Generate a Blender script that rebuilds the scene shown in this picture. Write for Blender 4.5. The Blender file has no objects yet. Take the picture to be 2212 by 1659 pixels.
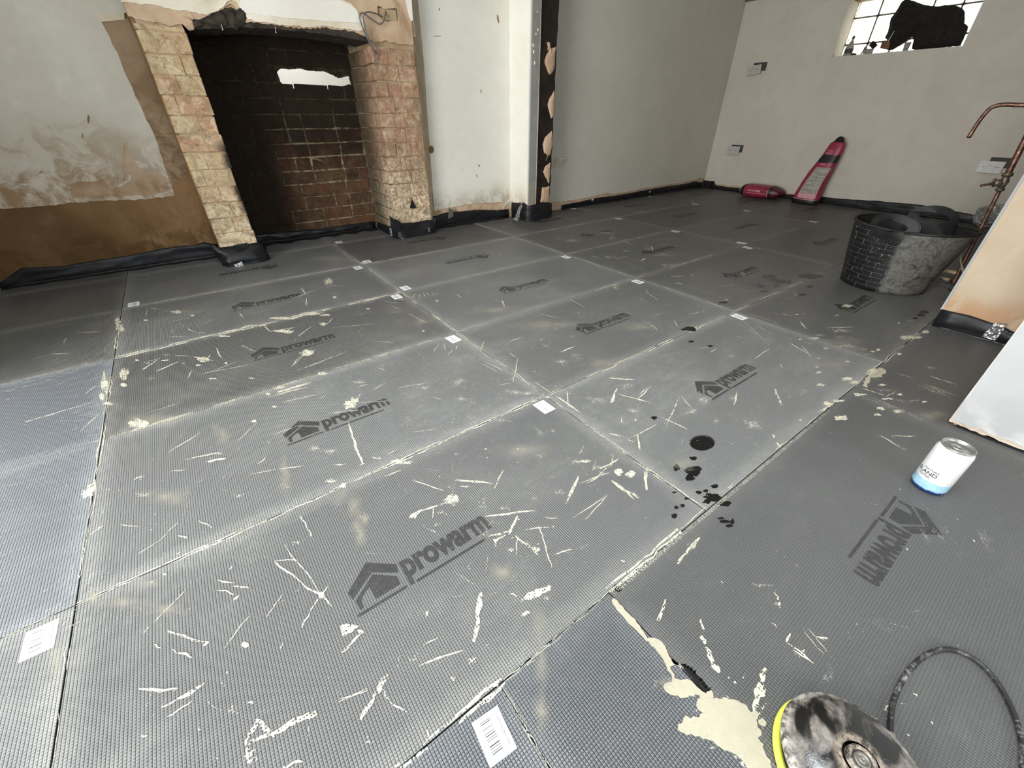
import bpy, bmesh, math, random
from mathutils import Vector, Matrix, noise
random.seed(11)
S = bpy.context.scene
COL = S.collection

# ------------------------------------------------------------------ camera
CAM = Vector((0.4341, -0.2516, 0.8009))
PITCH, YAW, ROLL = 0.98690, -0.63270, -0.00086
FPX, CX, CY = 883.646, 1106.0, 829.5
ROT = (Matrix.Rotation(YAW, 3, 'Z') @ Matrix.Rotation(PITCH, 3, 'X') @ Matrix.Rotation(ROLL, 3, 'Z'))
cd = bpy.data.cameras.new('camera'); cam = bpy.data.objects.new('camera', cd); COL.objects.link(cam)
cam.matrix_world = Matrix.Translation(CAM) @ ROT.to_4x4()
cd.sensor_fit = 'HORIZONTAL'; cd.sensor_width = 36.0; cd.lens = FPX / 2212 * 36.0
cd.clip_start = 0.02; cd.clip_end = 200
S.camera = cam
# ------------------------------------------------------------------ world, daylight, exposure
w = bpy.data.worlds.new('world'); S.world = w; w.use_nodes = True
bg = w.node_tree.nodes['Background']; bg.inputs[0].default_value = (0.86, 0.93, 1.0, 1); bg.inputs[1].default_value = 3.0
def area(name, loc, rot, sx, sy, power, color):
    l = bpy.data.lights.new(name, 'AREA'); l.shape = 'RECTANGLE'; l.size = sx; l.size_y = sy
    l.energy = power; l.color = color
    o = bpy.data.objects.new(name, l); o.location = loc; o.rotation_euler = rot; COL.objects.link(o); return o
HP = math.pi / 2
# daylight pouring through the wide patio opening in the left wall
area('patio_daylight', (-2.5, -0.05, 1.35), (0, -HP, 0), 2.4, 2.2, 235, (1.0, 0.985, 0.955))
# assumed rooflight, unseen, added to brighten the near floor
area('overhead_fill', (0.60, 0.0, 3.32), (0, 0, 0), 1.25, 1.15, 98, (0.93, 0.97, 1.0))
# fill added at an unseen rear opening, lights the chimney breast frontally
area('rear_fill', (0.7, -2.95, 1.35), (HP, 0, 0), 1.7, 1.5, 42, (0.95, 0.97, 1.0))
# added unseen light, brightens the wall behind the firebox hole
area('hole_fill', (1.4, 3.95, 2.0), (0, 0, 0), 0.5, 0.4, 26, (1, 0.97, 0.92))
# sky on the outside of the glass block window
area('window_sky', (6.75, 1.5, 1.75), (0, HP, 0), 1.4, 1.6, 30, (1.0, 0.98, 0.93))
S.view_settings.view_transform = 'Standard'; S.view_settings.look = 'None'
S.view_settings.exposure = 0.0; S.view_settings.gamma = 1.0
S.view_settings.use_curve_mapping = False

# ------------------------------------------------------------------ photograph pixel -> point on a real plane
def ray(x, y): return ROT @ Vector(((x - CX) / FPX, -(y - CY) / FPX, -1.0))
def pz(x, y, z=0.0):
    d = ray(x, y); return CAM + d * ((z - CAM.z) / d.z)
def py_(x, y, Y):
    d = ray(x, y); return CAM + d * ((Y - CAM.y) / d.y)
def px_(x, y, X):
    d = ray(x, y); return CAM + d * ((X - CAM.x) / d.x)

# ------------------------------------------------------------------ node helpers
class NT:
    def __init__(s, name):
        s.m = bpy.data.materials.new(name); s.m.use_nodes = True; s.t = s.m.node_tree
        s.b = s.t.nodes['Principled BSDF']; s.out = s.t.nodes['Material Output']
    def n(s, typ, **k):
        nd = s.t.nodes.new(typ)
        for a, v in k.items(): setattr(nd, a, v)
        return nd
    def put(s, sock, v):
        if isinstance(v, bpy.types.NodeSocket): s.t.links.new(v, sock)
        elif v is not None:
            try: sock.default_value = v
            except Exception: sock.default_value = (v, v, v)
    def math(s, op, a, b=None, c=None):
        nd = s.n('ShaderNodeMath', operation=op); s.put(nd.inputs[0], a)
        if b is not None: s.put(nd.inputs[1], b)
        if c is not None: s.put(nd.inputs[2], c)
        return nd.outputs[0]
    def mix(s, f, a, b, mode='MIX'):
        nd = s.n('ShaderNodeMix', data_type='RGBA', blend_type=mode)
        s.put(nd.inputs[0], f); s.put(nd.inputs[6], a if not isinstance(a, tuple) else (*a, 1)); s.put(nd.inputs[7], b if not isinstance(b, tuple) else (*b, 1))
        return nd.outputs[2]
    def noise(s, vec, scale, detail=4, rough=.55, dist=0.0):
        nd = s.n('ShaderNodeTexNoise'); s.put(nd.inputs['Vector'], vec)
        nd.inputs['Scale'].default_value = scale; nd.inputs['Detail'].default_value = detail
        nd.inputs['Roughness'].default_value = rough; nd.inputs['Distortion'].default_value = dist
        return nd.outputs['Fac']
    def vor(s, vec, scale, feat='F1', rnd=1.0):
        nd = s.n('ShaderNodeTexVoronoi', feature=feat); s.put(nd.inputs['Vector'], vec)
        nd.inputs['Scale'].default_value = scale; nd.inputs['Randomness'].default_value = rnd
        return nd.outputs['Distance']
    def ramp(s, f, lo, hi, a=0.0, b=1.0):
        nd = s.n('ShaderNodeMapRange'); nd.interpolation_type = 'SMOOTHSTEP'
        s.put(nd.inputs[0], f); nd.inputs[1].default_value = lo; nd.inputs[2].default_value = hi
        nd.inputs[3].default_value = a; nd.inputs[4].default_value = b
        return nd.outputs[0]
    def obj(s): return s.n('ShaderNodeTexCoord').outputs['Object']
    def pos(s): return s.n('ShaderNodeNewGeometry').outputs['Position']
    def uv(s, name=None):
        nd = s.n('ShaderNodeUVMap')
        if name: nd.uv_map = name
        return nd.outputs[0]
    def sep(s, v):
        nd = s.n('ShaderNodeSeparateXYZ'); s.put(nd.inputs[0], v); return nd.outputs
    def comb(s, x, y, z):
        nd = s.n('ShaderNodeCombineXYZ'); s.put(nd.inputs[0], x); s.put(nd.inputs[1], y); s.put(nd.inputs[2], z); return nd.outputs[0]
    def vmul(s, v, k):
        nd = s.n('ShaderNodeVectorMath', operation='MULTIPLY'); s.put(nd.inputs[0], v); nd.inputs[1].default_value = k; return nd.outputs[0]
    def bump(s, h, strength=.4, dist=.01, nrm=None):
        nd = s.n('ShaderNodeBump'); s.put(nd.inputs['Height'], h); nd.inputs['Strength'].default_value = strength
        nd.inputs['Distance'].default_value = dist
        if nrm is not None: s.put(nd.inputs['Normal'], nrm)
        return nd.outputs[0]
    def rnd(s): return s.n('ShaderNodeObjectInfo').outputs['Random']
    def done(s, color=None, rough=None, normal=None, metal=None, alpha=None, spec=None, trans=None):
        b = s.b
        if color is not None: s.put(b.inputs['Base Color'], (*color, 1) if isinstance(color, tuple) else color)
        if rough is not None: s.put(b.inputs['Roughness'], rough)
        if normal is not None: s.put(b.inputs['Normal'], normal)
        if metal is not None: s.put(b.inputs['Metallic'], metal)
        if alpha is not None: s.put(b.inputs['Alpha'], alpha)
        if spec is not None: s.put(b.inputs['Specular IOR Level'], spec)
        if trans is not None: s.put(b.inputs['Transmission Weight'], trans)
        return s.m
def plain(name, c, rough=.6, metal=0.0, var=.25, scale=30, bump=.2, spec=.5):
    s = NT(name); p = s.obj(); f = s.noise(p, scale, 5)
    c2 = tuple(max(0, x * (1 - var)) for x in c); c3 = tuple(min(1, x * (1 + var * .5)) for x in c)
    return s.done(s.mix(s.ramp(f, .3, .7), c2, c3), rough, s.bump(f, bump, .003), metal, spec=spec)

# ------------------------------------------------------------------ object helpers
def link(name, me, mats=None, parent=None, kind=None, label=None, cat=None, group=None, smooth=False, loc=None):
    o = bpy.data.objects.new(name, me); COL.objects.link(o)
    if mats:
        for m in (mats if isinstance(mats, (list, tuple)) else [mats]): me.materials.append(m)
    if parent: o.parent = parent
    if loc is not None: o.location = loc
    tag(o, label, cat, group, kind)
    if smooth:
        for p in me.polygons: p.use_smooth = True
    return o
def tag(o, label=None, cat=None, group=None, kind=None):
    if label: o['label'] = label
    if cat: o['category'] = cat
    if group: o['group'] = group
    if kind: o['kind'] = kind
    return o
def empty(name, loc, label, cat, rz=0, group=None):
    o = bpy.data.objects.new(name, None); o.empty_display_size = .05; COL.objects.link(o)
    o.location = loc; o.rotation_euler = (0, 0, rz); return tag(o, label, cat, group)
def bm_mesh(bm, name='m'):
    me = bpy.data.meshes.new(name); bm.normal_update(); bm.to_mesh(me); bm.free(); return me
def box_bm(bm, x0, y0, z0, x1, y1, z1, mi=0):
    r = bmesh.ops.create_cube(bm, size=1.0)['verts']
    for v in r: v.co = Vector(((x0 + x1) / 2 + v.co.x * (x1 - x0), (y0 + y1) / 2 + v.co.y * (y1 - y0), (z0 + z1) / 2 + v.co.z * (z1 - z0)))
    for f in {f for v in r for f in v.link_faces}: f.material_index = mi
    return r
def box(name, x0, y0, z0, x1, y1, z1, mat, parent=None, bevel=0, jit=0, **k):
    bm = bmesh.new(); box_bm(bm, x0, y0, z0, x1, y1, z1)
    if bevel: bmesh.ops.bevel(bm, geom=bm.edges[:], offset=bevel, segments=1, affect='EDGES')
    if jit:
        for v in bm.verts: v.co += Vector([random.uniform(-jit, jit) for _ in range(3)])
    return link(name, bm_mesh(bm), mat, parent, **k)
def tube_bm(bm, pts, r, seg=10, mi=0, cap=True, closed=False):
    pts = [Vector(p) for p in pts]; rr = r if isinstance(r, (list, tuple)) else [r] * len(pts)
    rings = []; n = len(pts); prev = None
    for i, p in enumerate(pts):
        if closed: t = pts[(i + 1) % n] - pts[i - 1]
        else: t = pts[min(i + 1, n - 1)] - pts[max(i - 1, 0)]
        t.normalize()
        if prev is None:
            a = Vector((0, 0, 1)) if abs(t.z) < .9 else Vector((1, 0, 0))
            u = t.cross(a).normalized()
        else: u = (prev - t * prev.dot(t)).normalized()
        prev = u; v = t.cross(u)
        rings.append([bm.verts.new(p + (u * math.cos(2 * math.pi * k / seg) + v * math.sin(2 * math.pi * k / seg)) * rr[i]) for k in range(seg)])
    for i in range(n if closed else n - 1):
        A, B = rings[i], rings[(i + 1) % n]
        for k in range(seg):
            f = bm.faces.new((A[k], A[(k + 1) % seg], B[(k + 1) % seg], B[k])); f.smooth = True; f.material_index = mi
    if cap and not closed:
        bm.faces.new(rings[0][::-1]).material_index = mi; bm.faces.new(rings[-1]).material_index = mi
def smooth_path(pts, n=8):
    P = [Vector(p) for p in pts]; out = []
    for i in range(len(P) - 1):
        p0 = P[max(i - 1, 0)]; p1 = P[i]; p2 = P[i + 1]; p3 = P[min(i + 2, len(P) - 1)]
        for k in range(n):
            t = k / n
            out.append(.5 * ((2 * p1) + (p2 - p0) * t + (2 * p0 - 5 * p1 + 4 * p2 - p3) * t * t + (3 * p1 - p0 - 3 * p2 + p3) * t ** 3))
    out.append(P[-1]); return out
def tube(name, pts, r, mat, parent=None, seg=10, n=8, smooth=True, **k):
    bm = bmesh.new(); tube_bm(bm, smooth_path(pts, n) if smooth else pts, r, seg)
    return link(name, bm_mesh(bm), mat, parent, **k)
def lathe_bm(bm, prof, seg=32, mi=0, center=(0, 0, 0), closed=False):
    rings = []
    for r, z in prof: rings.append([bm.verts.new((center[0] + r * math.cos(2 * math.pi * k / seg), center[1] + r * math.sin(2 * math.pi * k / seg), center[2] + z)) for k in range(seg)] if r > 1e-6 else [bm.verts.new((center[0], center[1], center[2] + z))])
    for A, B in zip(rings, rings[1:]):
        for k in range(seg):
            k2 = (k + 1) % seg
            if len(A) == 1 and len(B) == 1: continue
            if len(A) == 1: f = bm.faces.new((A[0], B[k2], B[k]))
            elif len(B) == 1: f = bm.faces.new((A[k], A[k2], B[0]))
            else: f = bm.faces.new((A[k], A[k2], B[k2], B[k]))
            f.smooth = True; f.material_index = mi
def ragged(pts, step=.02, amp=.004, closed=True):
    out = []; n = len(pts)
    for i in range(n if closed else n - 1):
        a, b = pts[i], pts[(i + 1) % n]; L = math.hypot(b[0] - a[0], b[1] - a[1]); m = max(1, int(L / step))
        for k in range(m):
            t = k / m; e = 0 if (k == 0) else 1
            x = a[0] + (b[0] - a[0]) * t; y = a[1] + (b[1] - a[1]) * t
            nx, ny = -(b[1] - a[1]) / (L + 1e-9), (b[0] - a[0]) / (L + 1e-9)
            j = random.uniform(-amp, amp) * e
            out.append((x + nx * j, y + ny * j))
    if not closed: out.append(pts[-1])
    return out
def plate_bm(bm, outer, holes, to3, thick):
    """flat slab with holes; to3(u,v,d) -> point, d = depth behind the face"""
    def loop(pts, d):
        vs = [bm.verts.new(to3(u, v, d)) for u, v in pts]
        return vs, [bm.edges.new((vs[i], vs[(i + 1) % len(vs)])) for i in range(len(vs))]
    for d in (0, thick):
        es = []; allv = []
        for ring in [outer] + holes:
            vs, e = loop(ring, d); es += e; allv.append(vs)
        bmesh.ops.triangle_fill(bm, use_beauty=True, use_dissolve=False, edges=es)
        if d == 0: front = allv
        else: back = allv
    for A, B in zip(front, back):
        n = len(A)
        for i in range(n):
            try: bm.faces.new((A[i], A[(i + 1) % n], B[(i + 1) % n], B[i]))
            except ValueError: pass
def fY(Y, s=1): return lambda u, v, d: Vector((u, Y + d * s, v))      # wall facing -Y, depth goes +Y
def fX(X, s=1): return lambda u, v, d: Vector((X + d * s, u, v))      # wall facing -X
def fZ(Z): return lambda u, v, d: Vector((u, v, Z - d))
def plate(name, outer, holes, to3, thick, mat, parent=None, **k):
    bm = bmesh.new(); plate_bm(bm, outer, holes, to3, thick)
    bmesh.ops.recalc_face_normals(bm, faces=bm.faces[:])
    return link(name, bm_mesh(bm), mat, parent, **k)
def PY(pts, Y): return [(lambda q: (q.x, q.z))(py_(x, y, Y)) for x, y in pts]
def PX(pts, X): return [(lambda q: (q.y, q.z))(px_(x, y, X)) for x, y in pts]
def text_mesh(body, size, offset=0.0, align='CENTER'):
    c = bpy.data.curves.new('t', 'FONT'); c.body = body; c.size = size; c.offset = offset
    c.align_x = align; c.align_y = 'CENTER'; c.resolution_u = 4
    o = bpy.data.objects.new('t', c); COL.objects.link(o)
    bpy.context.view_layer.update()
    me = bpy.data.meshes.new_from_object(o.evaluated_get(bpy.context.evaluated_depsgraph_get()))
    bpy.data.objects.remove(o); bpy.data.curves.remove(c); return me
# ================================================================== materials
def m_board(name, base, dust, rough, gloss_dust=.35, relief=.55, seed=0.0, haze=.5):
    s = NT(name); U = s.sep(s.uv('UVMap')); V = s.sep(s.uv('far')); P = s.pos(); r = s.rnd(); p = .0051
    a = s.math('DIVIDE', s.math('PINGPONG', U[0], p / 2), p / 2); b = s.math('DIVIDE', s.math('PINGPONG', U[1], p / 2), p / 2)
    gu = s.ramp(a, .02, .55); gv = s.ramp(b, .02, .5)
    g = s.math('MULTIPLY', s.math('ADD', s.math('MULTIPLY', gu, .62), s.math('MULTIPLY', gv, .38)), s.math('MULTIPLY', s.math('ADD', gu, .6), s.math('ADD', gv, .8)))
    off = s.n('ShaderNodeVectorMath', operation='ADD'); s.put(off.inputs[0], P); s.put(off.inputs[1], s.comb(s.math('MULTIPLY', r, 7.0), s.math('MULTIPLY', r, 3.0), seed))
    q = off.outputs[0]
    n1 = s.noise(q, 2.2, 6, .62, .6); n2 = s.noise(s.vmul(q, (1, 3.2, 1)), 5, 5, .6, 1.2); n3 = s.noise(q, 240, 2, .6); n4 = s.noise(q, 38, 4, .65)
    mn = s.math('MINIMUM', s.math('MINIMUM', U[0], U[1]), s.math('MINIMUM', V[0], V[1]))
    ed = s.ramp(s.math('ADD', mn, s.math('MULTIPLY', s.math('SUBTRACT', n2, .5), .05)), .0, .055, 1, 0)
    d = s.math('MULTIPLY', s.ramp(n1, .38, .78), s.ramp(n2, .3, .7, .35, 1))
    d = s.math('ADD', s.math('MULTIPLY', d, haze), s.math('MULTIPLY', ed, .42))
    d = s.math('MULTIPLY', d, s.ramp(n4, .25, .7, .55, 1.1))
    c = s.mix(s.math('MINIMUM', d, 1.0), base, dust)
    c = s.mix(s.ramp(g, .15, .9, .42, 0), c, tuple(x * .42 for x in base))
    sp = s.math('MULTIPLY', s.ramp(n3, .66, .74), s.ramp(n4, .45, .65))
    c = s.mix(s.math('MULTIPLY', sp, .5), c, (.5, .5, .47))
    c = s.mix(s.ramp(r, 0, 1, 0, .22), c, (.045, .045, .043))
    h = s.math('ADD', g, s.math('MULTIPLY', n3, .35))
    ro = s.math('ADD', rough, s.math('ADD', s.math('MULTIPLY', d, gloss_dust), s.math('MULTIPLY', s.math('SUBTRACT', n4, .5), .2)))
    return s.done(c, ro, s.bump(h, relief, .0011), spec=.42)
M_board = m_board('backer_board_grey', (.185, .186, .181), (.42, .415, .385), .31, .3, .9)
M_board_dark = m_board('backer_board_dark', (.125, .123, .116), (.31, .30, .27), .33, .3, .9, 6.0)
M_board_blue = m_board('backer_board_bluish', (.205, .218, .235), (.42, .43, .435), .24, .2, .9, 3.0)
M_board_clear = m_board('backer_board_clean', (.090, .091, .088), (.175, .172, .163), .38, .2, .5, 9.0, .35)
M_board_steel = m_board('backer_board_steel', (.112, .119, .128), (.25, .256, .262), .26, .2, .9, 5.0)
M_sub = plain('subfloor', (.012, .011, .010), .9)
M_edge = plain('board_core', (.02, .02, .02), .8)
M_logo = None
def m_logo():
    s = NT('printed_ink'); q = s.pos()
    a = s.ramp(s.noise(q, 230, 3, .7), .30, .45); c = s.mix(s.noise(q, 60, 3), (.022, .022, .021), (.055, .055, .052))
    return s.done(c, .5, None, alpha=s.math('MULTIPLY', a, s.ramp(s.noise(q, 14, 3, .6), .35, .65, .58, .82)))
M_logo = m_logo()
def m_smear(name, c1, c2, thr, alpha=1.0, cell=.22, soft=0.0):
    s = NT(name); q = s.pos(); X = s.sep(q); p = .0051
    a = s.math('DIVIDE', s.math('PINGPONG', s.math('ADD', X[0], 10.0), p / 2), p / 2); b = s.math('DIVIDE', s.math('PINGPONG', s.math('ADD', X[1], 10.0), p / 2), p / 2)
    cell_ = s.math('MULTIPLY', s.math('MINIMUM', a, b), cell)
    fd = s.n('ShaderNodeAttribute', attribute_name='fade').outputs['Fac']
    n = s.noise(q, 130, 4, .7); n5 = s.noise(q, 22, 3, .6)
    f = s.math('ADD', s.math('SUBTRACT', n, cell_), s.math('MULTIPLY', s.math('SUBTRACT', n5, .5), .5))
    f = s.math('ADD', f, s.math('MULTIPLY', s.math('SUBTRACT', fd, 1.0), soft))
    al = s.math('MULTIPLY', s.ramp(f, thr, thr + .07), alpha)
    if name == 'cement_dust_film': al = s.math('MULTIPLY', s.math('MULTIPLY', s.math('POWER', fd, 1.3), alpha), s.ramp(n5, .3, .7, .25, 1.0))
    return s.done(s.mix(s.noise(q, 45, 4), c1, c2), .85, s.bump(s.noise(q, 320, 2), .5, .001), alpha=al)
M_smear = m_smear('dried_adhesive', (.46, .43, .32), (.64, .61, .49), .29, 1, .20, .10)
M_smear_thin = m_smear('dried_adhesive_thin', (.46, .44, .36), (.58, .56, .48), .36, 1, .42, .30)
M_smear_solid = m_smear('dried_adhesive_patch', (.35, .32, .235), (.44, .405, .305), .13, 1.0, .2)
M_haze = m_smear('cement_dust_film', (.42, .385, .29), (.47, .435, .34), .40, .5)
def m_wet():
    s = NT('wet_mark'); q = s.pos()
    return s.done((.006, .006, .006), .28, None, alpha=s.ramp(s.noise(q, 120, 3, .6), .25, .38, .25, .93))
M_wet = m_wet()
def m_plaster(name, c1, c2, stain=None, zlo=0, zhi=1, grain=.35, rough=.85, spots=.0, hue=None):
    s = NT(name); q = s.pos(); z = s.sep(q)[2]
    n1 = s.noise(q, 1.7, 6, .6, .5); n2 = s.noise(q, 9, 6, .65, .8); n3 = s.noise(q, 90, 4, .6)
    c = s.mix(s.ramp(s.math('ADD', s.math('MULTIPLY', n1, .6), s.math('MULTIPLY', n2, .4)), .35, .65), c1, c2)
    if hue: c = s.mix(s.math('MULTIPLY', s.ramp(s.noise(q, 3.1, 5, .6, 1), .52, .68), .7), c, hue)
    if stain:
        zz = s.math('ADD', z, s.math('MULTIPLY', s.math('SUBTRACT', n1, .5), (zhi - zlo) * 1.2))
        f = s.math('MULTIPLY', s.ramp(zz, zlo, zhi, 1, 0), s.ramp(n2, .40, .58, .25, 1.0))
        c = s.mix(f, c, stain)
    if name == 'bare_tan_plaster':      # a browner patch, deepened leftwards in place of the dark corner's shade
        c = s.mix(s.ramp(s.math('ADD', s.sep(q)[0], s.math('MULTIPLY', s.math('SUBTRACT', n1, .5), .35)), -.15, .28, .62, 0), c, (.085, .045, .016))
    if spots:
        v = s.vor(q, 7); c = s.mix(s.math('MULTIPLY', s.ramp(s.math('ADD', v, s.math('MULTIPLY', n2, .1)), .06, .085, 1, 0), spots), c, (.16, .12, .09))
    return s.done(c, rough, s.bump(s.math('ADD', n2, s.math('MULTIPLY', n3, .4)), grain, .006), spec=.25)
M_wall_white = m_plaster('painted_plaster', (.60, .565, .475), (.70, .665, .575), (.30, .20, .11), .40, .88, .25, spots=.25)
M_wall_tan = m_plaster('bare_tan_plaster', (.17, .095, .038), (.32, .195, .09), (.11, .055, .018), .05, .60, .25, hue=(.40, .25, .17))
M_tan_patch = m_plaster('pink_tan_plaster', (.42, .29, .185), (.60, .45, .31), None, 0, 1, .5, hue=(.27, .17, .085))
M_cream = m_plaster('cream_old_plaster', (.62, .54, .40), (.82, .77, .65), None, 0, 1, .6, hue=(.50, .38, .24))
M_breast_white = m_plaster('chimney_white_plaster', (.74, .70, .62), (.82, .79, .72), None, 0, 1, .25)
M_alcove = m_plaster('alcove_plaster', (.68, .66, .58), (.74, .72, .64), (.42, .36, .27), .12, .32, .12, spots=.35)
M_alc_beige = m_plaster('alcove_beige_strip', (.34, .29, .20), (.42, .37, .27), None, 0, 1, .2)
M_far = m_plaster('far_wall_plaster', (.55, .53, .46), (.60, .58, .51), None, 0, 1, .10)
M_right = m_plaster('window_wall_plaster', (.52, .48, .41), (.58, .545, .475), None, 0, 1, .12, hue=(.54, .485, .43))
M_stub_white = m_plaster('plasterboard_white', (.35, .355, .355), (.395, .40, .40), (.54, .54, .515), .0, .13, .12)
M_stub_tan = m_plaster('skimmed_tan_reveal', (.48, .38, .27), (.55, .455, .335), (.44, .27, .155), .08, .19, .2)
M_strip = m_plaster('stained_tan_plaster', (.36, .25, .155), (.50, .375, .255), (.20, .13, .065), .6, 1.4, .6, hue=(.22, .14, .07))
M_ceiling = m_plaster('ceiling_plaster', (.40, .40, .38), (.45, .45, .43), None, 0, 1, .1)
M_mortar = m_plaster('lime_mortar', (.30, .21, .12), (.50, .38, .24), None, 0, 1, .8, hue=(.20, .14, .08))
M_paperedge = m_plaster('plasterboard_edge', (.52, .36, .25), (.80, .75, .66), None, 0, 1, .8)
def m_brick(name, cols, soot=0.0, smear=.5, side=None):
    s = NT(name); q = s.pos(); r = s.rnd(); X = s.sep(q)
    n1 = s.noise(q, 14, 6, .7, .8); n2 = s.noise(q, 55, 5, .65); n3 = s.noise(q, 4.5, 5, .6)
    c = s.mix(s.ramp(s.math('ADD', s.math('MULTIPLY', r, .6), s.math('MULTIPLY', n1, .5)), .3, .85), cols[0], cols[1])
    c = s.mix(s.math('MULTIPLY', s.ramp(n1, .46, .62), smear), c, cols[2])
    c = s.mix(s.ramp(n2, .60, .72, 0, .65), c, tuple(x * .3 for x in cols[0]))
    if side in ('left', 'right'):   # pale salt bloom low down
        f = s.math('MULTIPLY', s.ramp(s.math('ADD', X[2], s.math('MULTIPLY', s.math('SUBTRACT', n3, .5), .4)), .25, .62, .85, .12), s.ramp(n2, .38, .60))
        c = s.mix(f, c, (.80, .70, .50))
        cr = s.ramp(s.vor(q, 11, 'DISTANCE_TO_EDGE'), .004, .018, 1, 0); c = s.mix(s.math('MULTIPLY', cr, s.ramp(n3, .52, .62, 0, .35)), c, (.10, .065, .035))
    c = s.mix(s.ramp(s.noise(q, 9, 6, .75, 1.2), .48, .62, 0, .45), c, (.17, .11, .05))
    c = s.mix(s.ramp(s.noise(q, 26, 5, .8, .6), .55, .66, 0, .6), c, (.10, .065, .035))
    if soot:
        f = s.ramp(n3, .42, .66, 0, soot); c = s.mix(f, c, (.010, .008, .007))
    if side == 'back':      # soot towards the flue; soot and shade both painted over the left
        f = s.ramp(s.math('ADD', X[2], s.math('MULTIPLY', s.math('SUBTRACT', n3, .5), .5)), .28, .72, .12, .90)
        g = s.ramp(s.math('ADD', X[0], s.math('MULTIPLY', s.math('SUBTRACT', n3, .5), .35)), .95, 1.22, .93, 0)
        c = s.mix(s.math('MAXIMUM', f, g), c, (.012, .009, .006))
    if side == 'left':      # soot licks round the inner arris of the left jamb
        e = s.ramp(s.math('ADD', X[0], s.math('MULTIPLY', s.math('SUBTRACT', n1, .5), .10)), .655, .705)
        e = s.math('MULTIPLY', e, s.math('MULTIPLY', s.ramp(X[2], .22, .32), s.ramp(X[2], .62, .72, 1, 0)))
        c = s.mix(s.math('MULTIPLY', e, .95), c, (.012, .011, .010))
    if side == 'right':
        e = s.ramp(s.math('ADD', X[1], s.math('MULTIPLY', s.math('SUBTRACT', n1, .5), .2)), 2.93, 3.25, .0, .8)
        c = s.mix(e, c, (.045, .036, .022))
    return s.done(c, .9, s.bump(s.math('ADD', n1, s.math('MULTIPLY', n2, .6)), .9, .012), spec=.2)
M_brick_left = m_brick('old_brick_tan', [(.56, .41, .23), (.56, .33, .195), (.78, .64, .42)], .12, .7, 'left')
M_brick_right = m_brick('old_brick_red', [(.36, .22, .13), (.37, .185, .12), (.58, .44, .30)], .18, .7, 'right')
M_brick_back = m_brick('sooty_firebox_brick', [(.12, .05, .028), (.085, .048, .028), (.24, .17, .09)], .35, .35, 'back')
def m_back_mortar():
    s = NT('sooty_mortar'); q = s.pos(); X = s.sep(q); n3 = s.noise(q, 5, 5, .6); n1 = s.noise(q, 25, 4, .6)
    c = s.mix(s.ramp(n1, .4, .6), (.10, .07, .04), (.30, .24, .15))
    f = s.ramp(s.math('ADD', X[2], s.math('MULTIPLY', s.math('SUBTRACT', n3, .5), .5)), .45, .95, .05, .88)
    g = s.ramp(s.math('ADD', X[0], s.math('MULTIPLY', s.math('SUBTRACT', n3, .5), .35)), .95, 1.22, .93, 0)  # left side darkened by soot plus painted shade
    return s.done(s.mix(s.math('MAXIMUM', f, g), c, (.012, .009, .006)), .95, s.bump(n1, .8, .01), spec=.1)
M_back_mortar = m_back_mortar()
M_soot = plain('soot', (.035, .028, .020), .95, bump=.6)
M_lintel = plain('sooty_lintel', (.040, .030, .020), .95, var=.7, scale=24, bump=.9)
def m_membrane():
    s = NT('black_polythene'); q = s.pos(); n = s.noise(q, 7, 3, .5, .8)
    return s.done(s.mix(s.noise(q, 40, 3), (.004, .004, .005), (.016, .016, .018)), s.ramp(n, .3, .7, .3, .55), s.bump(n, .35, .02), spec=.3)
M_memb = m_membrane()
def m_foil():
    s = NT('crinkled_foil'); q = s.pos(); n = s.vor(q, 70)
    return s.done((.72, .72, .73), .28, s.bump(n, .9, .006), metal=.85)
M_foil = m_foil()
M_tape = plain('grey_tape', (.22, .21, .19), .35, bump=.5)
M_white = plain('white_sticker', (.86, .86, .87), .45, var=.04)
M_blackink = plain('black_ink', (.03, .03, .035), .6, var=.1)
M_greyink = plain('grey_ink', (.16, .16, .17), .6, var=.1)

# ================================================================== floor
floor = box('floor', -.55, -2.6, -.05, 6.0, 3.36, -.0085, M_sub, kind='structure')
G = .0011
def logo_bm():
    """house mark + word, in board centred coordinates (metres)"""
    bm = bmesh.new()
    def poly(pts):
        try: bm.faces.new([bm.verts.new((x - .6, y - .3, 0)) for x, y in pts])
        except ValueError: pass
    poly([(.4365, .2485), (.5375, .2485), (.5375, .2545), (.4365, .2545)])
    poly([(.5590, .2465), (.7250, .2465), (.7250, .2525), (.5590, .2525)])
    poly([(.4365, .309), (.4395, .288), (.4905, .3235), (.4890, .3525)])
    poly([(.4890, .3525), (.4905, .3235), (.5360, .2890), (.5400, .3100)])
    poly([(.4430, .2830), (.4450, .2600), (.4525, .2610), (.4530, .2745), (.4560, .2820), (.4660, .2905), (.4905, .3130), (.4905, .3180)])
    poly([(.4905, .3180), (.4905, .3130), (.4660, .2905), (.4755, .2930), (.4770, .2625), (.5290, .2635), (.5300, .2840)])
    t = text_mesh('prowarm', .0745, .0032, 'LEFT')
    xs = [v.co.x for v in t.vertices]; ys = [v.co.y for v in t.vertices]
    x0, x1, y0, y1 = min(xs), max(xs), min(ys), max(ys)
    for v in t.vertices: v.co = Vector((.5450 - .6 + (v.co.x - x0) / (x1 - x0) * .211, .2480 - .3 + (v.co.y - y0) / (y1 - y0) * .064, 0))
    bm.from_mesh(t); bpy.data.meshes.remove(t)
    for v in bm.verts: v.co.z = .0004
    return bm
LOGO = bm_mesh(logo_bm(), 'logo'); LOGO.materials.append(M_logo)
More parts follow.
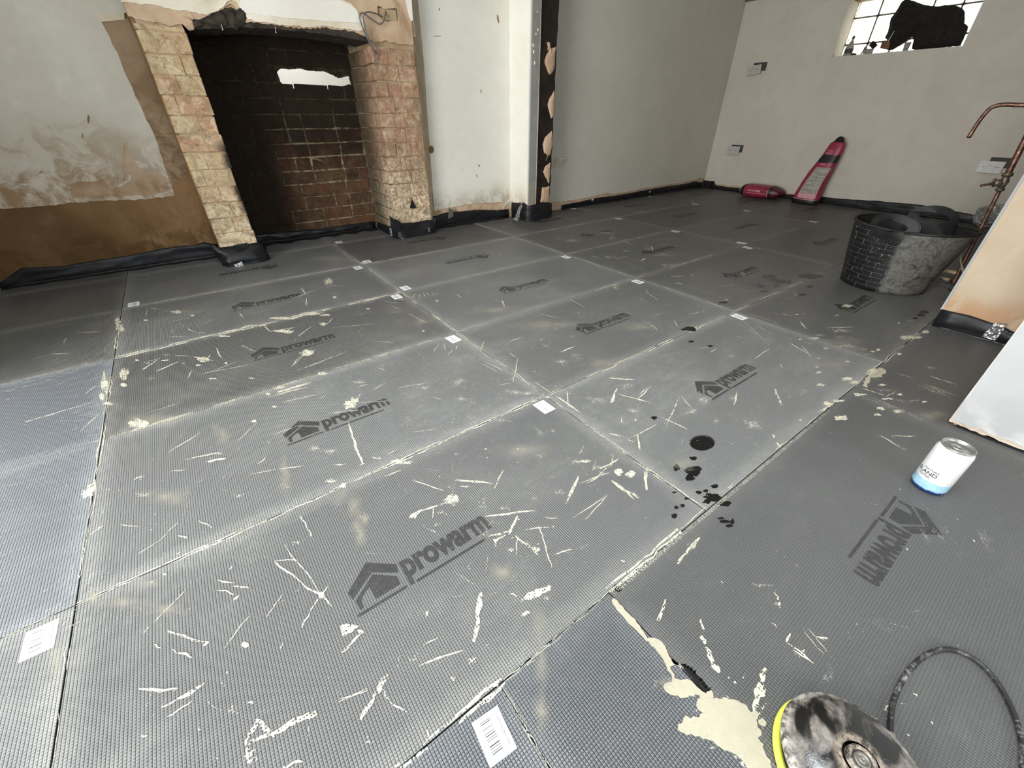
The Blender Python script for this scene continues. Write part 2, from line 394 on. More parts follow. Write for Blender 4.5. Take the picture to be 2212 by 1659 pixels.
def label_mesh():
    bm = bmesh.new()
    box_bm(bm, -.023, -.031, 0, .023, .031, .0003, 0)
    bars = [1, 0, 2, 1, 0, 3, 1, 2, 0, 1, 1, 0, 2, 3, 1, 0, 1, 2, 0, 1, 3, 0, 1, 2, 1, 0, 2, 1]
    y = .0235
    for i, b in enumerate(bars):
        wd = .0005 + .0004 * b
        if i % 2 == 0: box_bm(bm, -.0125, y - wd, .0002, .0045, y, .0005, 1)
        y -= wd + .0004 + .0003 * ((i * 7) % 3)
    me = bm_mesh(bm, 'label')
    bm = bmesh.new(); bm.from_mesh(me)
    for body, size, x, wd, mi in (('* 6MM TILEBACKER', .006, .0155, .046, 1), ('6mm Thermal Insulation Board', .0035, .0078, .050, 2), ('Tile Backer', .0035, -.0165, .026, 2)):
        t = text_mesh(body, size); xs = [v.co.x for v in t.vertices]; k = wd / (max(xs) - min(xs)); cx = (max(xs) + min(xs)) / 2
        for v in t.vertices:
            a, b = (v.co.x - cx) * k, v.co.y * max(1, k)
            v.co = Vector((x + b, -a, .0005))
        for pl in t.polygons: pl.material_index = mi
        t.materials.append(M_white); t.materials.append(M_blackink); t.materials.append(M_greyink)
        bm.from_mesh(t); bpy.data.meshes.remove(t)
    me2 = bm_mesh(bm, 'label')
    for m in (M_white, M_blackink, M_greyink): me2.materials.append(m)
    return me2
LABEL = label_mesh()
def board(x0, y0, x1, y1, mat, rev=False, full=None, logo=True, label=True):
    """one backer board; full = (cx, cy) of the uncut board the print belongs to"""
    cx, cy = full if full else ((x0 + x1) / 2, (y0 + y1) / 2)
    a0, b0, a1, b1 = x0 + G, y0 + G, x1 - G, y1 - G
    bm = bmesh.new(); bev = .0008
    top = [bm.verts.new((x, y, 0)) for x, y in ((a0 + bev, b0 + bev), (a1 - bev, b0 + bev), (a1 - bev, b1 - bev), (a0 + bev, b1 - bev))]
    mid = [bm.verts.new((x, y, -bev)) for x, y in ((a0, b0), (a1, b0), (a1, b1), (a0, b1))]
    bot = [bm.verts.new((v.co.x, v.co.y, -.0085)) for v in mid]
    fs = [bm.faces.new(top)]
    for A, B in ((mid, top), (bot, mid)):
        for i in range(4): fs.append(bm.faces.new((A[i], A[(i + 1) % 4], B[(i + 1) % 4], B[i])))
    u1 = bm.loops.layers.uv.new('UVMap'); u2 = bm.loops.layers.uv.new('far')
    s = -1 if rev else 1
    for f in fs:
        for l in f.loops:
            x, y = l.vert.co.x, l.vert.co.y
            l[u1].uv = (x - x0 + .001, y - y0 + .001); l[u2].uv = (x1 - x + .001, y1 - y + .001)
    for f in fs[5:]: f.material_index = 1
    for v in bm.verts: v.co -= Vector((cx, cy, 0))
    o = link('backer_board', bm_mesh(bm, 'board'), [mat, M_edge], floor, loc=(cx, cy, 0))
    rz = math.pi if rev else 0
    def inside(lx, ly, hx, hy):
        X, Y = cx + s * lx, cy + s * ly
        return X - hx > a0 and X + hx < a1 and Y - hy > b0 and Y + hy < b1
    if logo and inside(0, 0, .17, .06):
        q = link('printed_logo', LOGO, None, o); q.rotation_euler.z = rz
    if label and inside(.555, .254, .024, .032):
        q = link('barcode_label', LABEL, None, o, label='white barcode label'); q.location = (s * .555, s * .254, .0002)
        q.rotation_euler.z = rz + random.uniform(-.10, .10)
    return o
rows = [0, .6, 1.2, 1.8, 2.4, 3.0, 3.34]
REV = {(0, 4), (1, 4), (1, 3), (1, 5), (3, 2), (4, 3), (4, 2), (0, 5)}
NOLAB = {(-1, 1), (-1, 2), (-1, 3), (-1, 4), (-1, 5), (0, 5), (3, 1), (4, 0), (2, 0), (3, 0)}
for c in range(-1, 5):
    for r in range(0, 6):
        x0, x1 = 1.2 * c, 1.2 * (c + 1); y0, y1 = rows[r], rows[r + 1]
        full = ((x0 + x1) / 2, y0 + .3)
        if c == -1: x0 = -.55
        if c == 4: x1 = 5.9
        if r == 5:
            y1 = 3.15 if c < 0 else (3.34 if c < 2 else 3.02)
        mat = M_board
        if c >= 2 or (c, r) in ((0, 2), (-1, 3), (-1, 4), (-1, 5), (1, 4)): mat = M_board_dark
        if (c, r) in ((-1, 1),): mat = M_board_blue
        if (c, r) in ((-1, 2),): mat = M_board_blue
        board(x0, y0, x1, y1, mat, (c, r) in REV, full, label=(c, r) not in NOLAB)
board(-.55, -.61, .591, -.010 + .01, M_board_steel, False, (-.009, -.305))
board(.591, -.61, .859, 0, M_board_steel, False, (-2, -2), False, False)
board(.859, -.61, 2.060, 0, M_board_clear, True, (1.4595, -.305), True, False)
board(2.060, -.61, 3.26, 0, M_board_clear, False, (2.66, -.305), False, False)
for i, (a, b) in enumerate(((-.55, .3), (.3, 1.5), (1.5, 2.7))):
    board(a, -1.21, b, -.61, M_board, False, (a + .6, -.91), False, False)
board(-.55, -2.5, 2.7, -1.21, M_board, False, (1, -1.8), False, False)
board(3.26, -.61, 5.9, 0, M_board, False, (4.5, -.3), False, False)

# ================================================================== walls
def rect(a, b, c, d): return [(a, b), (c, b), (c, d), (a, d)]
YL, YB, YA, YF, XR = 3.15, 2.90, 3.03, 3.00, 5.90
H = 2.45
wl = plate('wall_left', rect(-2.6, -.05, 3.4, H), [rect(-.75, 0, 1.75, 2.2)], lambda u, v, d: Vector((-.55 - d, u, v)), .33, M_far, kind='structure')
plate('wall_near', rect(-.93, -.05, 2.3, H), [rect(-.15, .55, 1.55, 2.1)], lambda u, v, d: Vector((u, -2.55 - d, v)), .2, M_far, kind='structure')
plate('ceiling', rect(-.95, -2.8, 6.2, 3.7), [rect(-.08, -.62, 1.28, .62)], fZ(H + .80), .80, M_ceiling, kind='structure')  # opening and deep shaft added, unseen, to narrow the overhead fill
# back wall to the left of the chimney breast
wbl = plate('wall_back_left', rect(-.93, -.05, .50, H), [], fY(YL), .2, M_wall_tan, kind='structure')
pl = [(-.55, H)] + [(-.55, .36)]
edge = PY([(0, 450), (70, 447), (138, 441), (157, 437), (243, 433), (321, 430), (377, 422)], YL)
right = PY([(377, 422), (355, 359), (336, 299), (310, 243), (277, 172), (260, 130), (237, 80), (220, 49), (206, 31), (268, 28)], YL)
o_ = pl + ragged(edge, .015, .004, False)[:-1] + ragged(right, .03, .0035, False) + [(.497, right[-1][1]), (.497, H)]
hole1 = PY([(275, 306), (279, 333), (290, 348), (306, 366), (318, 374), (325, 372), (340, 371), (358, 383), (367, 412), (330, 421), (255, 424), (165, 427), (157, 428), (153, 399), (172, 392), (201, 393), (222, 389), (243, 408), (262, 402), (284, 388), (283, 377), (266, 366), (269, 344), (267, 318)], YL)
plate('painted_plaster', o_, [ragged(hole1, .01, .0025)], fY(YL - .006), .007, M_wall_white, wbl)
st_ = PY([(277, 40), (300, 92), (352, 212), (388, 300), (414, 370), (372, 400), (350, 345), (333, 299), (307, 243), (274, 172), (257, 130), (234, 80), (219, 49)], YL)
plate('stained_plaster', [(min(x, .497), z) for x, z in ragged(st_, .02, .004)], [], fY(YL - .003), .004, M_strip, wbl)
for x, y, a, b in ((191, 258, 2.5, 10), (178, 294, 2, 6), (88, 372, 4, 2), (168, 383, 1.5, 1.5), (120, 372, 1.5, 1.2)):
    plate('paint_chip', PY([(x + a * math.cos(t) * random.uniform(.6, 1.2), y + b * math.sin(t)) for t in [i * 2 * math.pi / 9 for i in range(9)]], YL - .0075), [], fY(YL - .0075), .002, M_strip, wbl)
hp_ = PY([(262, 300), (300, 300), (372, 390), (372, 424), (150, 436), (146, 395), (255, 385)], YL)
plate('stained_patch', hp_, [], fY(YL - .002), .003, m_plaster('patchy_stain', (.40, .27, .17), (.56, .44, .31), (.30, .18, .10), .4, .6, .5, hue=(.34, .20, .12)), wbl)
lip = PY([(206, 31), (268, 28), (270, 43), (219, 48)], YL)
plate('plaster_band', lip, [], fY(YL - .010), .011, M_cream, wbl)

# chimney breast -----------------------------------------------------
cb = plate('wall_chimney', rect(.495, 1.215, 1.975, H), [], fY(YB + .006), .25, M_mortar, kind='structure')
# structural core of the jambs, the cheeks and the firebox back
box('mortar_core', .515, YB + .005, -.01, .70, 3.36, 1.19, M_mortar, cb)
box('mortar_core', 1.676, YB + .008, -.01, 1.955, 3.36, 1.19, M_mortar, cb)
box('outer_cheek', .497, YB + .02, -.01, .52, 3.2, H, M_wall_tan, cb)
box('outer_cheek', 1.952, YB + .02, -.01, 1.972, 3.06, H, M_mortar, cb)
hole_px = [(599, 157), (604, 150), (613, 147), (630, 149), (650, 147), (667, 151), (684, 153), (700, 153), (711, 156), (722, 161), (735, 168), (757, 163), (763, 183), (755, 182), (744, 187), (731, 186), (718, 191), (704, 193), (690, 192), (677, 191), (660, 189), (633, 191), (616, 186), (606, 176)]
HOLE = PY(hole_px, 3.35)
bcore = plate('wall_firebox', rect(.50, -.05, 1.98, H), [ragged(HOLE, .01, .002)], fY(3.358), .04, M_back_mortar, kind='structure')
box('firebox_throat', .70, YB + .24, 1.21, 1.68, 3.36, 1.30, M_soot, cb)
# the far side of the flue wall, seen through the hole
wnr = plate('wall_next_room', rect(.2, 0, 2.8, H), [], fY(4.35), .1, m_plaster('next_room_paint', (.74, .74, .72), (.78, .78, .76)), kind='structure')
for a, b, c, d, e, f in ((.1, 3.5, 0, .2, 4.5, H), (2.8, 3.5, 0, 2.9, 4.5, H), (.1, 3.5, H, 2.9, 4.5, H + .1), (.1, 3.5, -.1, 2.9, 4.5, 0)):
    box('room_shell', a, b, c, d, e, f, M_far, wnr)

def brick(x0, y0, z0, x1, y1, z1, mat, parent, j=.0028):
    bm = bmesh.new(); box_bm(bm, x0, y0, z0, x1, y1, z1)
    c = Vector(((x0 + x1) / 2, (y0 + y1) / 2, (z0 + z1) / 2))
    for v in bm.verts: v.co += Vector([random.uniform(-j, j) for _ in range(3)]) - c
    bmesh.ops.bevel(bm, geom=bm.edges[:], offset=random.uniform(.0018, .0045), segments=1, affect='EDGES', clamp_overlap=True)
    for v in bm.verts: v.co += Vector([random.uniform(-.0014, .0014) for _ in range(3)])
    return link('brick', bm_mesh(bm), mat, parent, loc=c)
CH = .0868
for k in range(-1, 13):          # left jamb
    z0 = .102 + k * CH; z1 = z0 + CH - .0035
    if k == 12: z1 = 1.165
    e = random.uniform(-.005, .005)
    if k % 2: xs = [.503, .503 + random.uniform(.09, .125), .709 + e]
    else: xs = [.503, .503 + random.uniform(.05, .07), .709 + e] if k in (4, 8) else [.503, .709 + e]
    if k in (2, 6, 10): xs = [.503, .503 + random.uniform(.12, .15), .709 + e]
    for a, b in zip(xs, xs[1:]): brick(a, YB + random.uniform(-.003, .004), z0, b - .0025, YB + .10, z1, M_brick_left, cb)
    brick(.60, YB + .106, z0, .706, YB + .27, z1, M_brick_left, cb); brick(.60, YB + .275, z0, .706, 3.345, z1, M_brick_left, cb)
for k in range(-1, 12):          # right jamb, front and cheek
    z0 = .112 + k * CH; z1 = z0 + CH - .0045; e = random.uniform(-.006, .006); e2 = random.uniform(-.008, .006)
    xs = [1.660 + e, 1.660 + random.choice([.10, .115, .15, .17]), 1.955 + e2]
    if k in (1, 5, 9): xs = [1.660 + e, 1.74, 1.85, 1.955 + e2]
    for a, b in zip(xs, xs[1:]): brick(a, YB + random.uniform(-.004, .006), z0, b - .005, YB + .10, z1, M_brick_right, cb, .0035)
    s_ = YB + random.choice([.21, .30, .25])
    brick(1.660 + e, YB + .105, z0, 1.76, s_, z1, M_brick_right, cb); brick(1.662 + e, s_ + .006, z0, 1.76, 3.345, z1, M_brick_right, cb)
hx = [p[0] for p in HOLE]
for k in range(0, 15):           # firebox back wall
    z0 = .022 + k * CH; z1 = z0 + CH - .009; x = .712 - (0 if k % 2 else .11)
    while x < 1.66:
        L = .222 if random.random() < .75 else .108
        a, b = max(x, .712), min(x + L - .009, 1.658); x += L
        if b - a < .03: continue
        spans = [(a, b)]
        if k == 11: spans = [(a, min(b, min(hx) - .012)), (max(a, max(hx) + .012), b)]
        for s0, s1 in spans:
            if s1 - s0 > .02: brick(s0, 3.352 + random.uniform(-.003, .004), z0, s1, 3.385, z1, M_brick_back, bcore)

# lintel bar and the plaster layers above the opening
open_top = [(412, 63), (440, 61), (471, 61), (532, 59), (596, 62), (667, 69), (734, 78), (800, 91)]
lint_up = [(800, 78), (734, 60), (667, 52), (616, 50), (549, 44), (500, 15), (430, 25), (405, 50)]
plate('sooty_lintel', ragged(PY(open_top, YB), .012, .003, False) + PY(lint_up, YB), [], fY(YB + .004), .27, M_lintel, cb)
# broken pieces in the cavity over the lintel
for (x, y, sx, sz, r) in ((477, 40, .035, .04, .3), (502, 42, .03, .045, -.2), (520, 36, .03, .05, .5), (455, 47, .05, .02, .1), (425, 52, .03, .02, -.3), (409, 52, .03, .035, .4)):
    p = py_(x, y, YB); bm = bmesh.new(); bmesh.ops.create_icosphere(bm, subdivisions=1, radius=1)
    for v in bm.verts:
        v.co = Vector((v.co.x * sx * random.uniform(.8, 1.1), v.co.y * .02, v.co.z * sz * random.uniform(.8, 1.1)))
    o = link('rubble_lump', bm_mesh(bm), M_tan_patch if x in (409,) else M_lintel, cb, loc=(p.x, YB - .002, p.z)); o.rotation_euler.y = r
topz = H
lowp = PY([(277, 36), (300, 42), (314, 46), (340, 48), (358, 53), (372, 57), (392, 53), (402, 47), (419, 45), (434, 41), (446, 35), (456, 30), (471, 27), (482, 20), (497, 8), (512, 20), (520, 30), (528, 48), (549, 49), (580, 53), (616, 58), (640, 60), (667, 62), (700, 60), (734, 65), (765, 68), (786, 78), (806, 90), (812, 92), (834, 87), (840, 91), (868, 96), (893, 96)], YB)
base = [(.497, topz)] + ragged(lowp, .012, .004, False) + [(1.975, topz)]
SOCK = PY([(815, 12), (820, 14), (830, 20), (857, 17), (859, 45), (835, 46), (824, 42), (816, 30)], YB)
plate('chimney_plaster', base, [SOCK], fY(YB - .004), .014, M_tan_patch, cb)
cream = PY([(262, -14), (262, 5), (291, 7), (306, 11), (325, 10), (346, 14), (371, 21), (407, 25), (430, 31), (447, 33), (456, 28), (471, 25), (482, 16), (490, 4), (500, 0), (510, 4), (519, 18), (524, 28), (535, 42), (549, 46), (580, 50), (616, 55), (640, 57), (667, 60), (700, 56), (734, 62), (765, 65), (782, 66), (788, 60), (786, 48), (776, 34), (770, 20), (758, 8), (738, 0), (728, -14)], YB)
plate('cream_plaster', ragged(cream[:], .014, .004), [], fY(YB - .009), .006, M_cream, cb)
white = PY([(519, -12), (519, 17), (526, 27), (560, 33), (600, 37), (640, 41), (690, 45), (730, 48), (760, 50), (777, 50), (774, 36), (768, 22), (756, 10), (736, 2), (724, -12)], YB)
plate('white_plaster', ragged(white, .02, .0025), [], fY(YB - .013), .006, M_breast_white, cb)
strip = PY([(872, -14), (877, 6), (886, 38), (870, 30), (866, 18), (872, 50), (876, 60), (892, 62), (889, 30), (886, -14)], YB)
strip = PY([(874, -14), (876, 4), (880, 20), (884, 38), (887, 44), (891, 46), (889, 20), (887, -14)], YB)
plate('white_plaster', strip, [], fY(YB - .009), .006, M_breast_white, cb)
# nails hanging under the plaster edge
for x, y, x2, y2 in ((478, 52, 481, 64), (594, 56, 596, 70), (407, 24, 413, 37)):
    a, b = py_(x, y, YB - .015), py_(x2, y2, YB - .02)
    n_ = tube('bent_nail', [a, (a + b) / 2, b], .0012, M_cream, cb, 6, 1)
    bm = bmesh.new(); bmesh.ops.create_icosphere(bm, subdivisions=1, radius=.0035); link('nail_blob', bm_mesh(bm), M_cream, cb, loc=b)
# back box chased into the breast, with its cables
sb = empty('socket_box', py_(838, 30, YB), 'grey metal back box sunk in the chimney plaster with two grey cables', 'socket box')
bx = SOCK; u0, u1 = min(p[0] for p in bx) + .004, max(p[0] for p in bx) - .003; v0, v1 = min(p[1] for p in bx) + .003, max(p[1] for p in bx) - .008
M_galv = plain('galvanised_steel', (.11, .105, .095), .5, .6, .4, 40)
bm = bmesh.new()
for r_ in ((u0, YB + .034, v0, u1, YB + .036, v1), (u0, YB - .002, v0, u0 + .0015, YB + .036, v1), (u1 - .0015, YB - .002, v0, u1, YB + .036, v1), (u0, YB - .002, v0, u1, YB + .036, v0 + .0015), (u0, YB - .002, v1 - .0015, u1, YB + .036, v1)): box_bm(bm, *r_)
o = link('steel_box', bm_mesh(bm), M_galv); o.parent = sb; o.matrix_parent_inverse = Matrix.Translation(-sb.location)
for fx, fz in ((.7, .5), (.7, .2), (.15, .6), (.15, .35)):
    bm = bmesh.new(); lathe_bm(bm, [(0, .001), (.0045, .001), (.0045, 0)], 10)
    for v in bm.verts: v.co = Vector((v.co.x, -v.co.z, v.co.y))
    o = link('knockout_hole', bm_mesh(bm), M_blackink, loc=(u0 + (u1 - u0) * fx, YB + .0335, v0 + (v1 - v0) * fz)); o.parent = sb; o.matrix_parent_inverse = Matrix.Translation(-sb.location)
M_cable = plain('grey_cable', (.13, .12, .115), .45, var=.15)
def cab(pts): 
    o = tube('grey_cable', [py_(x, y, YB - d) for x, y, d in pts], .0038, M_cable, None, 8, 8); o.parent = sb; o.matrix_parent_inverse = Matrix.Translation(-sb.location)
cab([(832, 20, -.02), (832.5, 32, .01), (829, 45, .03), (820, 52, .035), (808, 45, .04), (795, 36, .05), (785, 28, .05), (779, 30, .05), (777, 38, .05), (782, 55, .045), (791, 77, .035), (801, 97, .03), (810, 110, .025), (820, 118, .02)])
cab([(826, 36, -.02), (820, 33, .02), (808, 28, .045), (795, 26, .055), (787, 30, .058), (785, 42, .055), (788, 60, .05), (795, 78, .045), (801, 92, .04), (807, 107, .035), (810, 122, .025), (809, 142, .01)])

# alcove ------------------------------------------------------------
wa = plate('wall_alcove', rect(1.95, -.05, 3.0, H), [], fY(YA), .12, M_tan_patch, kind='structure')
low = PY([(939, 456), (945, 453), (978, 447), (1010, 441), (1050, 438), (1087, 436), (1087, 452), (1090, 446), (1095, 440), (1100, 442), (1106, 436), (1110, 425), (1118, 433)], YA)
tw = [(py_(913, 126, YA).x, H)]
plate('painted_plaster', [(py_(914, 130, YA).x, H)] + PY([(914, 130), (926, 300), (937, 452)], YA) + ragged(low, .012, .002, False) + [(2.95, low[-1][1]), (2.95, H)], [], fY(YA - .008), .009, M_alcove, wa)
plate('beige_strip', [(1.95, H), (1.95, py_(925, 470, YA).z)] + PY([(935, 455), (923, 300), (912, 130)], YA) + [(py_(911, 128, YA).x, H)], [], fY(YA - .004), .005, M_alc_beige, wa)
# chips and knocks in the alcove paint: shallow bare patches
for x, y, a, b, r in ((1076, 41, 2, 10, .15), (949, 20, 1.5, 3, 0), (1039, 197, 1.2, 4, .2), (1035, 358, 1.6, 3, .3), (1030, 380, 1, 4, .3), (932, 323, 5, 9, 0), (1222, 363, 2.5, 1.2, 0), (945, 78, 10, .6, 0)):
    Y = YA - .0085 if x < 1130 else YF - .0005
    pts = [(x + a * math.cos(t) * (1 + random.uniform(-.2, .2)) + b * math.sin(t) * r, y + b * math.sin(t)) for t in [i * 2 * math.pi / 9 for i in range(9)]]
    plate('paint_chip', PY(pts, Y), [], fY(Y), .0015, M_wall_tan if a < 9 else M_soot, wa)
# pier between alcove and far bay --------------------------------------
wp = box('wall_pier', 2.825, 2.79, -.05, 3.06, 3.10, H, M_alcove, kind='structure')
M_pier = m_plaster('pier_cream_paint', (.80, .77, .68), (.85, .83, .75), (.6, .5, .36), .1, .3, .12)
box('side_lining', 2.815, 2.775, .13, 2.832, 3.03, H, M_pier, wp, .001)
M_greyp = m_plaster('grey_gloss_paint', (.22, .22, .20), (.30, .295, .275), (.3, .26, .2), .1, .4, .5)
fr = box('front_lining', 2.828, 2.765, .125, 2.902, 2.79, H, M_greyp, wp, .0015)
box('edge_bead', 2.902, 2.768, .125, 2.912, 2.79, H, M_paperedge, wp, .001, .0008)
for x, y, s_ in ((1162, 64, 1), (1158, 73, .8), (1152, 98, 1.2), (1153, 112, 1.3), (1155, 136, 1.2), (1161, 25, .6)):
    p = py_(x, y, 2.764); bm = bmesh.new(); bmesh.ops.create_icosphere(bm, subdivisions=1, radius=1)
    for v in bm.verts: v.co = Vector((v.co.x * .006 * s_, v.co.y * .003, v.co.z * .012 * s_ * random.uniform(.7, 1.1)))
    link('paint_blister', bm_mesh(bm), M_pier, wp, loc=p)
M_darkwood = plain('black_tarred_timber', (.016, .010, .006), .5, var=.8, scale=16, bump=.9)
bm = bmesh.new(); box_bm(bm, 2.913, 2.782, .10, 3.085, 2.84, H)
bmesh.ops.subdivide_edges(bm, edges=[e for e in bm.edges if abs(e.verts[0].co.z - e.verts[1].co.z) > .5], cuts=60)
for v in bm.verts:
    if .12 < v.co.z < 2.4 and v.co.x > 3: v.co.x += random.uniform(-.006, .004)
link('tarred_timber', bm_mesh(bm), M_darkwood, wp)
M_blob = m_plaster('plaster_dab', (.46, .31, .20), (.60, .44, .31), None, 0, 1, 1.0)
def dab(px):
    pts = PY(px, 2.775); cx = sum(p[0] for p in pts) / len(pts); cz = sum(p[1] for p in pts) / len(pts)
    bm = bmesh.new(); rr = []
    R_ = ragged(pts, .008, .002)
    for k, d in ((1.0, .0), (.85, -.008), (.5, -.013)):
        rr.append([bm.verts.new((cx + (x - cx) * k, 2.783 + d + random.uniform(-.002, .002), cz + (z - cz) * k)) for x, z in R_])
    for A, B in zip(rr, rr[1:]):
        for i in range(len(A)): bm.faces.new((A[i], A[(i + 1) % len(A)], B[(i + 1) % len(A)], B[i])).smooth = True
    bm.faces.new(rr[-1]).smooth = True; bmesh.ops.recalc_face_normals(bm, faces=bm.faces[:])
    link('plaster_dab', bm_mesh(bm), M_blob, wp)
dab([(1188, 98), (1193, 104), (1203, 100), (1201, 125), (1200, 145), (1195, 158), (1189, 163), (1184, 155), (1182, 148), (1178, 140), (1177, 130), (1181, 118), (1187, 110)])
dab([(1198, 195), (1199, 230), (1196, 255), (1191, 256), (1187, 240), (1184, 225), (1188, 213)])
dab([(1194, 282), (1195, 312), (1190, 335), (1185, 338), (1180, 348), (1184, 336), (1176, 330), (1173, 312), (1179, 295)])
dab([(1190, 350), (1189, 385), (1187, 398), (1180, 385), (1174, 372), (1178, 360)])
dab([(1188, 402), (1188, 437), (1168, 438), (1172, 405)])
dab([(1182, 91), (1188, 90), (1190, 100), (1184, 110), (1185, 100)])
# far bay -------------------------------------------------------------
wf = plate('wall_back_right', rect(3.05, -.05, 6.1, H), [], fY(YF + .004), .15, M_tan_patch, kind='structure')
lw = PY([(1185, 436), (1218, 435), (1260, 428), (1290, 422), (1312, 416), (1330, 419), (1365, 412), (1400, 405), (1440, 399), (1475, 394), (1500, 389), (1508, 385)], YF)
plate('painted_plaster', [(3.05, H)] + ragged(lw, .03, .004, False) + [(5.9, lw[-1][1]), (5.9, H)], [], fY(YF - .002), .007, M_far, wf)
# window wall -----------------------------------------------------------
WY0, WY1, WZ0, WZ1 = 1.035, 1.985, 1.255, 1.70
wr = plate('wall_right', rect(-.05, -.05, 3.1, H), [rect(WY0, WZ0, WY1, WZ1)], fX(XR + .004), .30, M_right, kind='structure')
lr = PX([(1518, 390), (1535, 396), (1560, 399), (1605, 403), (1610, 409), (1690, 414), (1750, 426), (1800, 432), (1860, 436), (1960, 446), (2060, 457), (2160, 470)], XR)
plate('tan_base', [(3.0, .0)] + [(3.0, lr[0][1])] + ragged(lr, .03, .003, False) + [(0, .06), (0, 0)], [], fX(XR + .001), .004, M_tan_patch, wr)
# ------ window
wd = empty('window_1', (XR + .27, 1.5, 1.25), None, None); wd['kind'] = 'structure'
M_block = NT('glass_block'); 
def mk_block():
    s = M_block; q = s.pos(); n = s.noise(q, 9, 3, .5, 1.2)
    tr = s.n('ShaderNodeBsdfTranslucent'); G_ = s.sep(s.n('ShaderNodeTexCoord').outputs['Generated'])
    ey = s.math('MINIMUM', G_[1], s.math('SUBTRACT', 1.0, G_[1])); ez = s.math('MINIMUM', G_[2], s.math('SUBTRACT', 1.0, G_[2]))
    e = s.math('ADD', s.math('MINIMUM', ey, ez), s.math('MULTIPLY', s.math('SUBTRACT', s.noise(q, 38, 3), .5), .05))
    ln = s.math('MULTIPLY', s.ramp(e, .085, .10), s.ramp(e, .12, .135, 1, 0))
    s.put(tr.inputs[0], s.mix(s.math('MAXIMUM', s.math('MULTIPLY', ln, .8), s.math('MULTIPLY', s.ramp(n, .5, .75), .35)), (.95, .93, .84), (.42, .34, .17)))
    gl = s.n('ShaderNodeBsdfGlass'); gl.inputs['Roughness'].default_value = .12; gl.inputs['IOR'].default_value = 1.25
    s.put(gl.inputs['Normal'], s.bump(n, .8, .03)); s.put(tr.inputs['Normal'], s.bump(n, .8, .03))
    mx = s.n('ShaderNodeMixShader'); mx.inputs[0].default_value = .35
    s.t.links.new(tr.outputs[0], mx.inputs[1]); s.t.links.new(gl.outputs[0], mx.inputs[2]); s.t.links.new(mx.outputs[0], s.out.inputs[0])
    return s.m
M_block = mk_block()
M_joint = plain('block_joint', (.10, .085, .06), .8)
BS = .196
xb = XR + .20
wo = wd.location
def wpar(o): o.parent = wd; o.matrix_parent_inverse = Matrix.Translation(-wo); return o
for i in range(5):
    for j in range(3):
        y1 = WY1 - .003 - i * BS; y0 = y1 - BS + .011; z0 = WZ0 + .0 + j * BS - .09; z1 = z0 + BS - .011
        y0, z0, z1 = max(y0, WY0 + .002), max(z0, WZ0 + .001), min(z1, WZ1 - .001)
        if y1 - y0 < .02 or z1 - z0 < .02: continue
        wpar(box('glass_block', xb, y0, z0, xb + .07, y1, z1, M_block, None, .008))
bm = bmesh.new()
for i in range(0, 6):
    y = WY1 - .003 - i * BS + .0055
    if WY0 < y < WY1 + .01: box_bm(bm, xb + .006, y - .006, WZ0, xb + .066, min(y + .006, WY1), WZ1)
for j in range(0, 4):
    z = WZ0 + j * BS - .09 - .0055
    if WZ0 < z < WZ1: box_bm(bm, xb + .006, WY0, z - .006, xb + .066, WY1, z + .006)
wpar(link('mortar_joint', bm_mesh(bm), M_joint))
wpar(box('window_sill', XR + .006, WY0 - .002, WZ0 - .012, XR + .30, WY1 + .002, WZ0 + .002, M_right, None))
M_wood = plain('raw_timber', (.16, .075, .03), .7, var=.5, scale=14)
M_yel = plain('yellow_brown_timber', (.20, .13, .04), .6, var=.4)
wpar(box('timber_head', XR + .10, WY0, WZ1 - .035, XR + .30, WY1, WZ1, M_yel, None))
# timber plate at the head of the far corner
box('trim_1', XR - .025, 2.42, 1.788, XR + .003, 2.995, 1.86, M_wood, kind='structure')

# stub walls at the right -------------------------------------------------
XS = 2.10
ws = box('wall_stub', XS + .016, -2.6, -.05, XS + .26, -.262, H, M_stub_tan, kind='structure')
pr = [(-.252, H)] + ragged([(-.252, .6), (-.252, .022)], .02, .0015, False) + ragged([(-.254, .020), (-.40, .020), (-.9, .02)], .012, .003, False) + [(-2.55, .02), (-2.55, H)]
plate('plasterboard', pr, [], fX(XS), .012, M_stub_white, ws)
pr2 = [(-.250, H), (-.250, .012)] + ragged([(-.252, .008), (-.40, .007), (-.9, .008)], .012, .004, False) + [(-2.55, .006), (-2.55, H)]
plate('board_paper_edge', pr2, [], fX(XS + .006), .012, M_paperedge, ws)
box('black_gap_strip', XS + .004, -1.2, -.001, XS + .015, -.27, .006, M_memb, ws)  # black strip in the gap under the plasterboard
wr2 = box('wall_reveal', 2.97, -2.6, -.05, 6.15, -.012, H, M_stub_tan, kind='structure')
box('corner_bead', 2.966, -.016, .076, 2.973, -.008, H, M_stub_white, wr2)
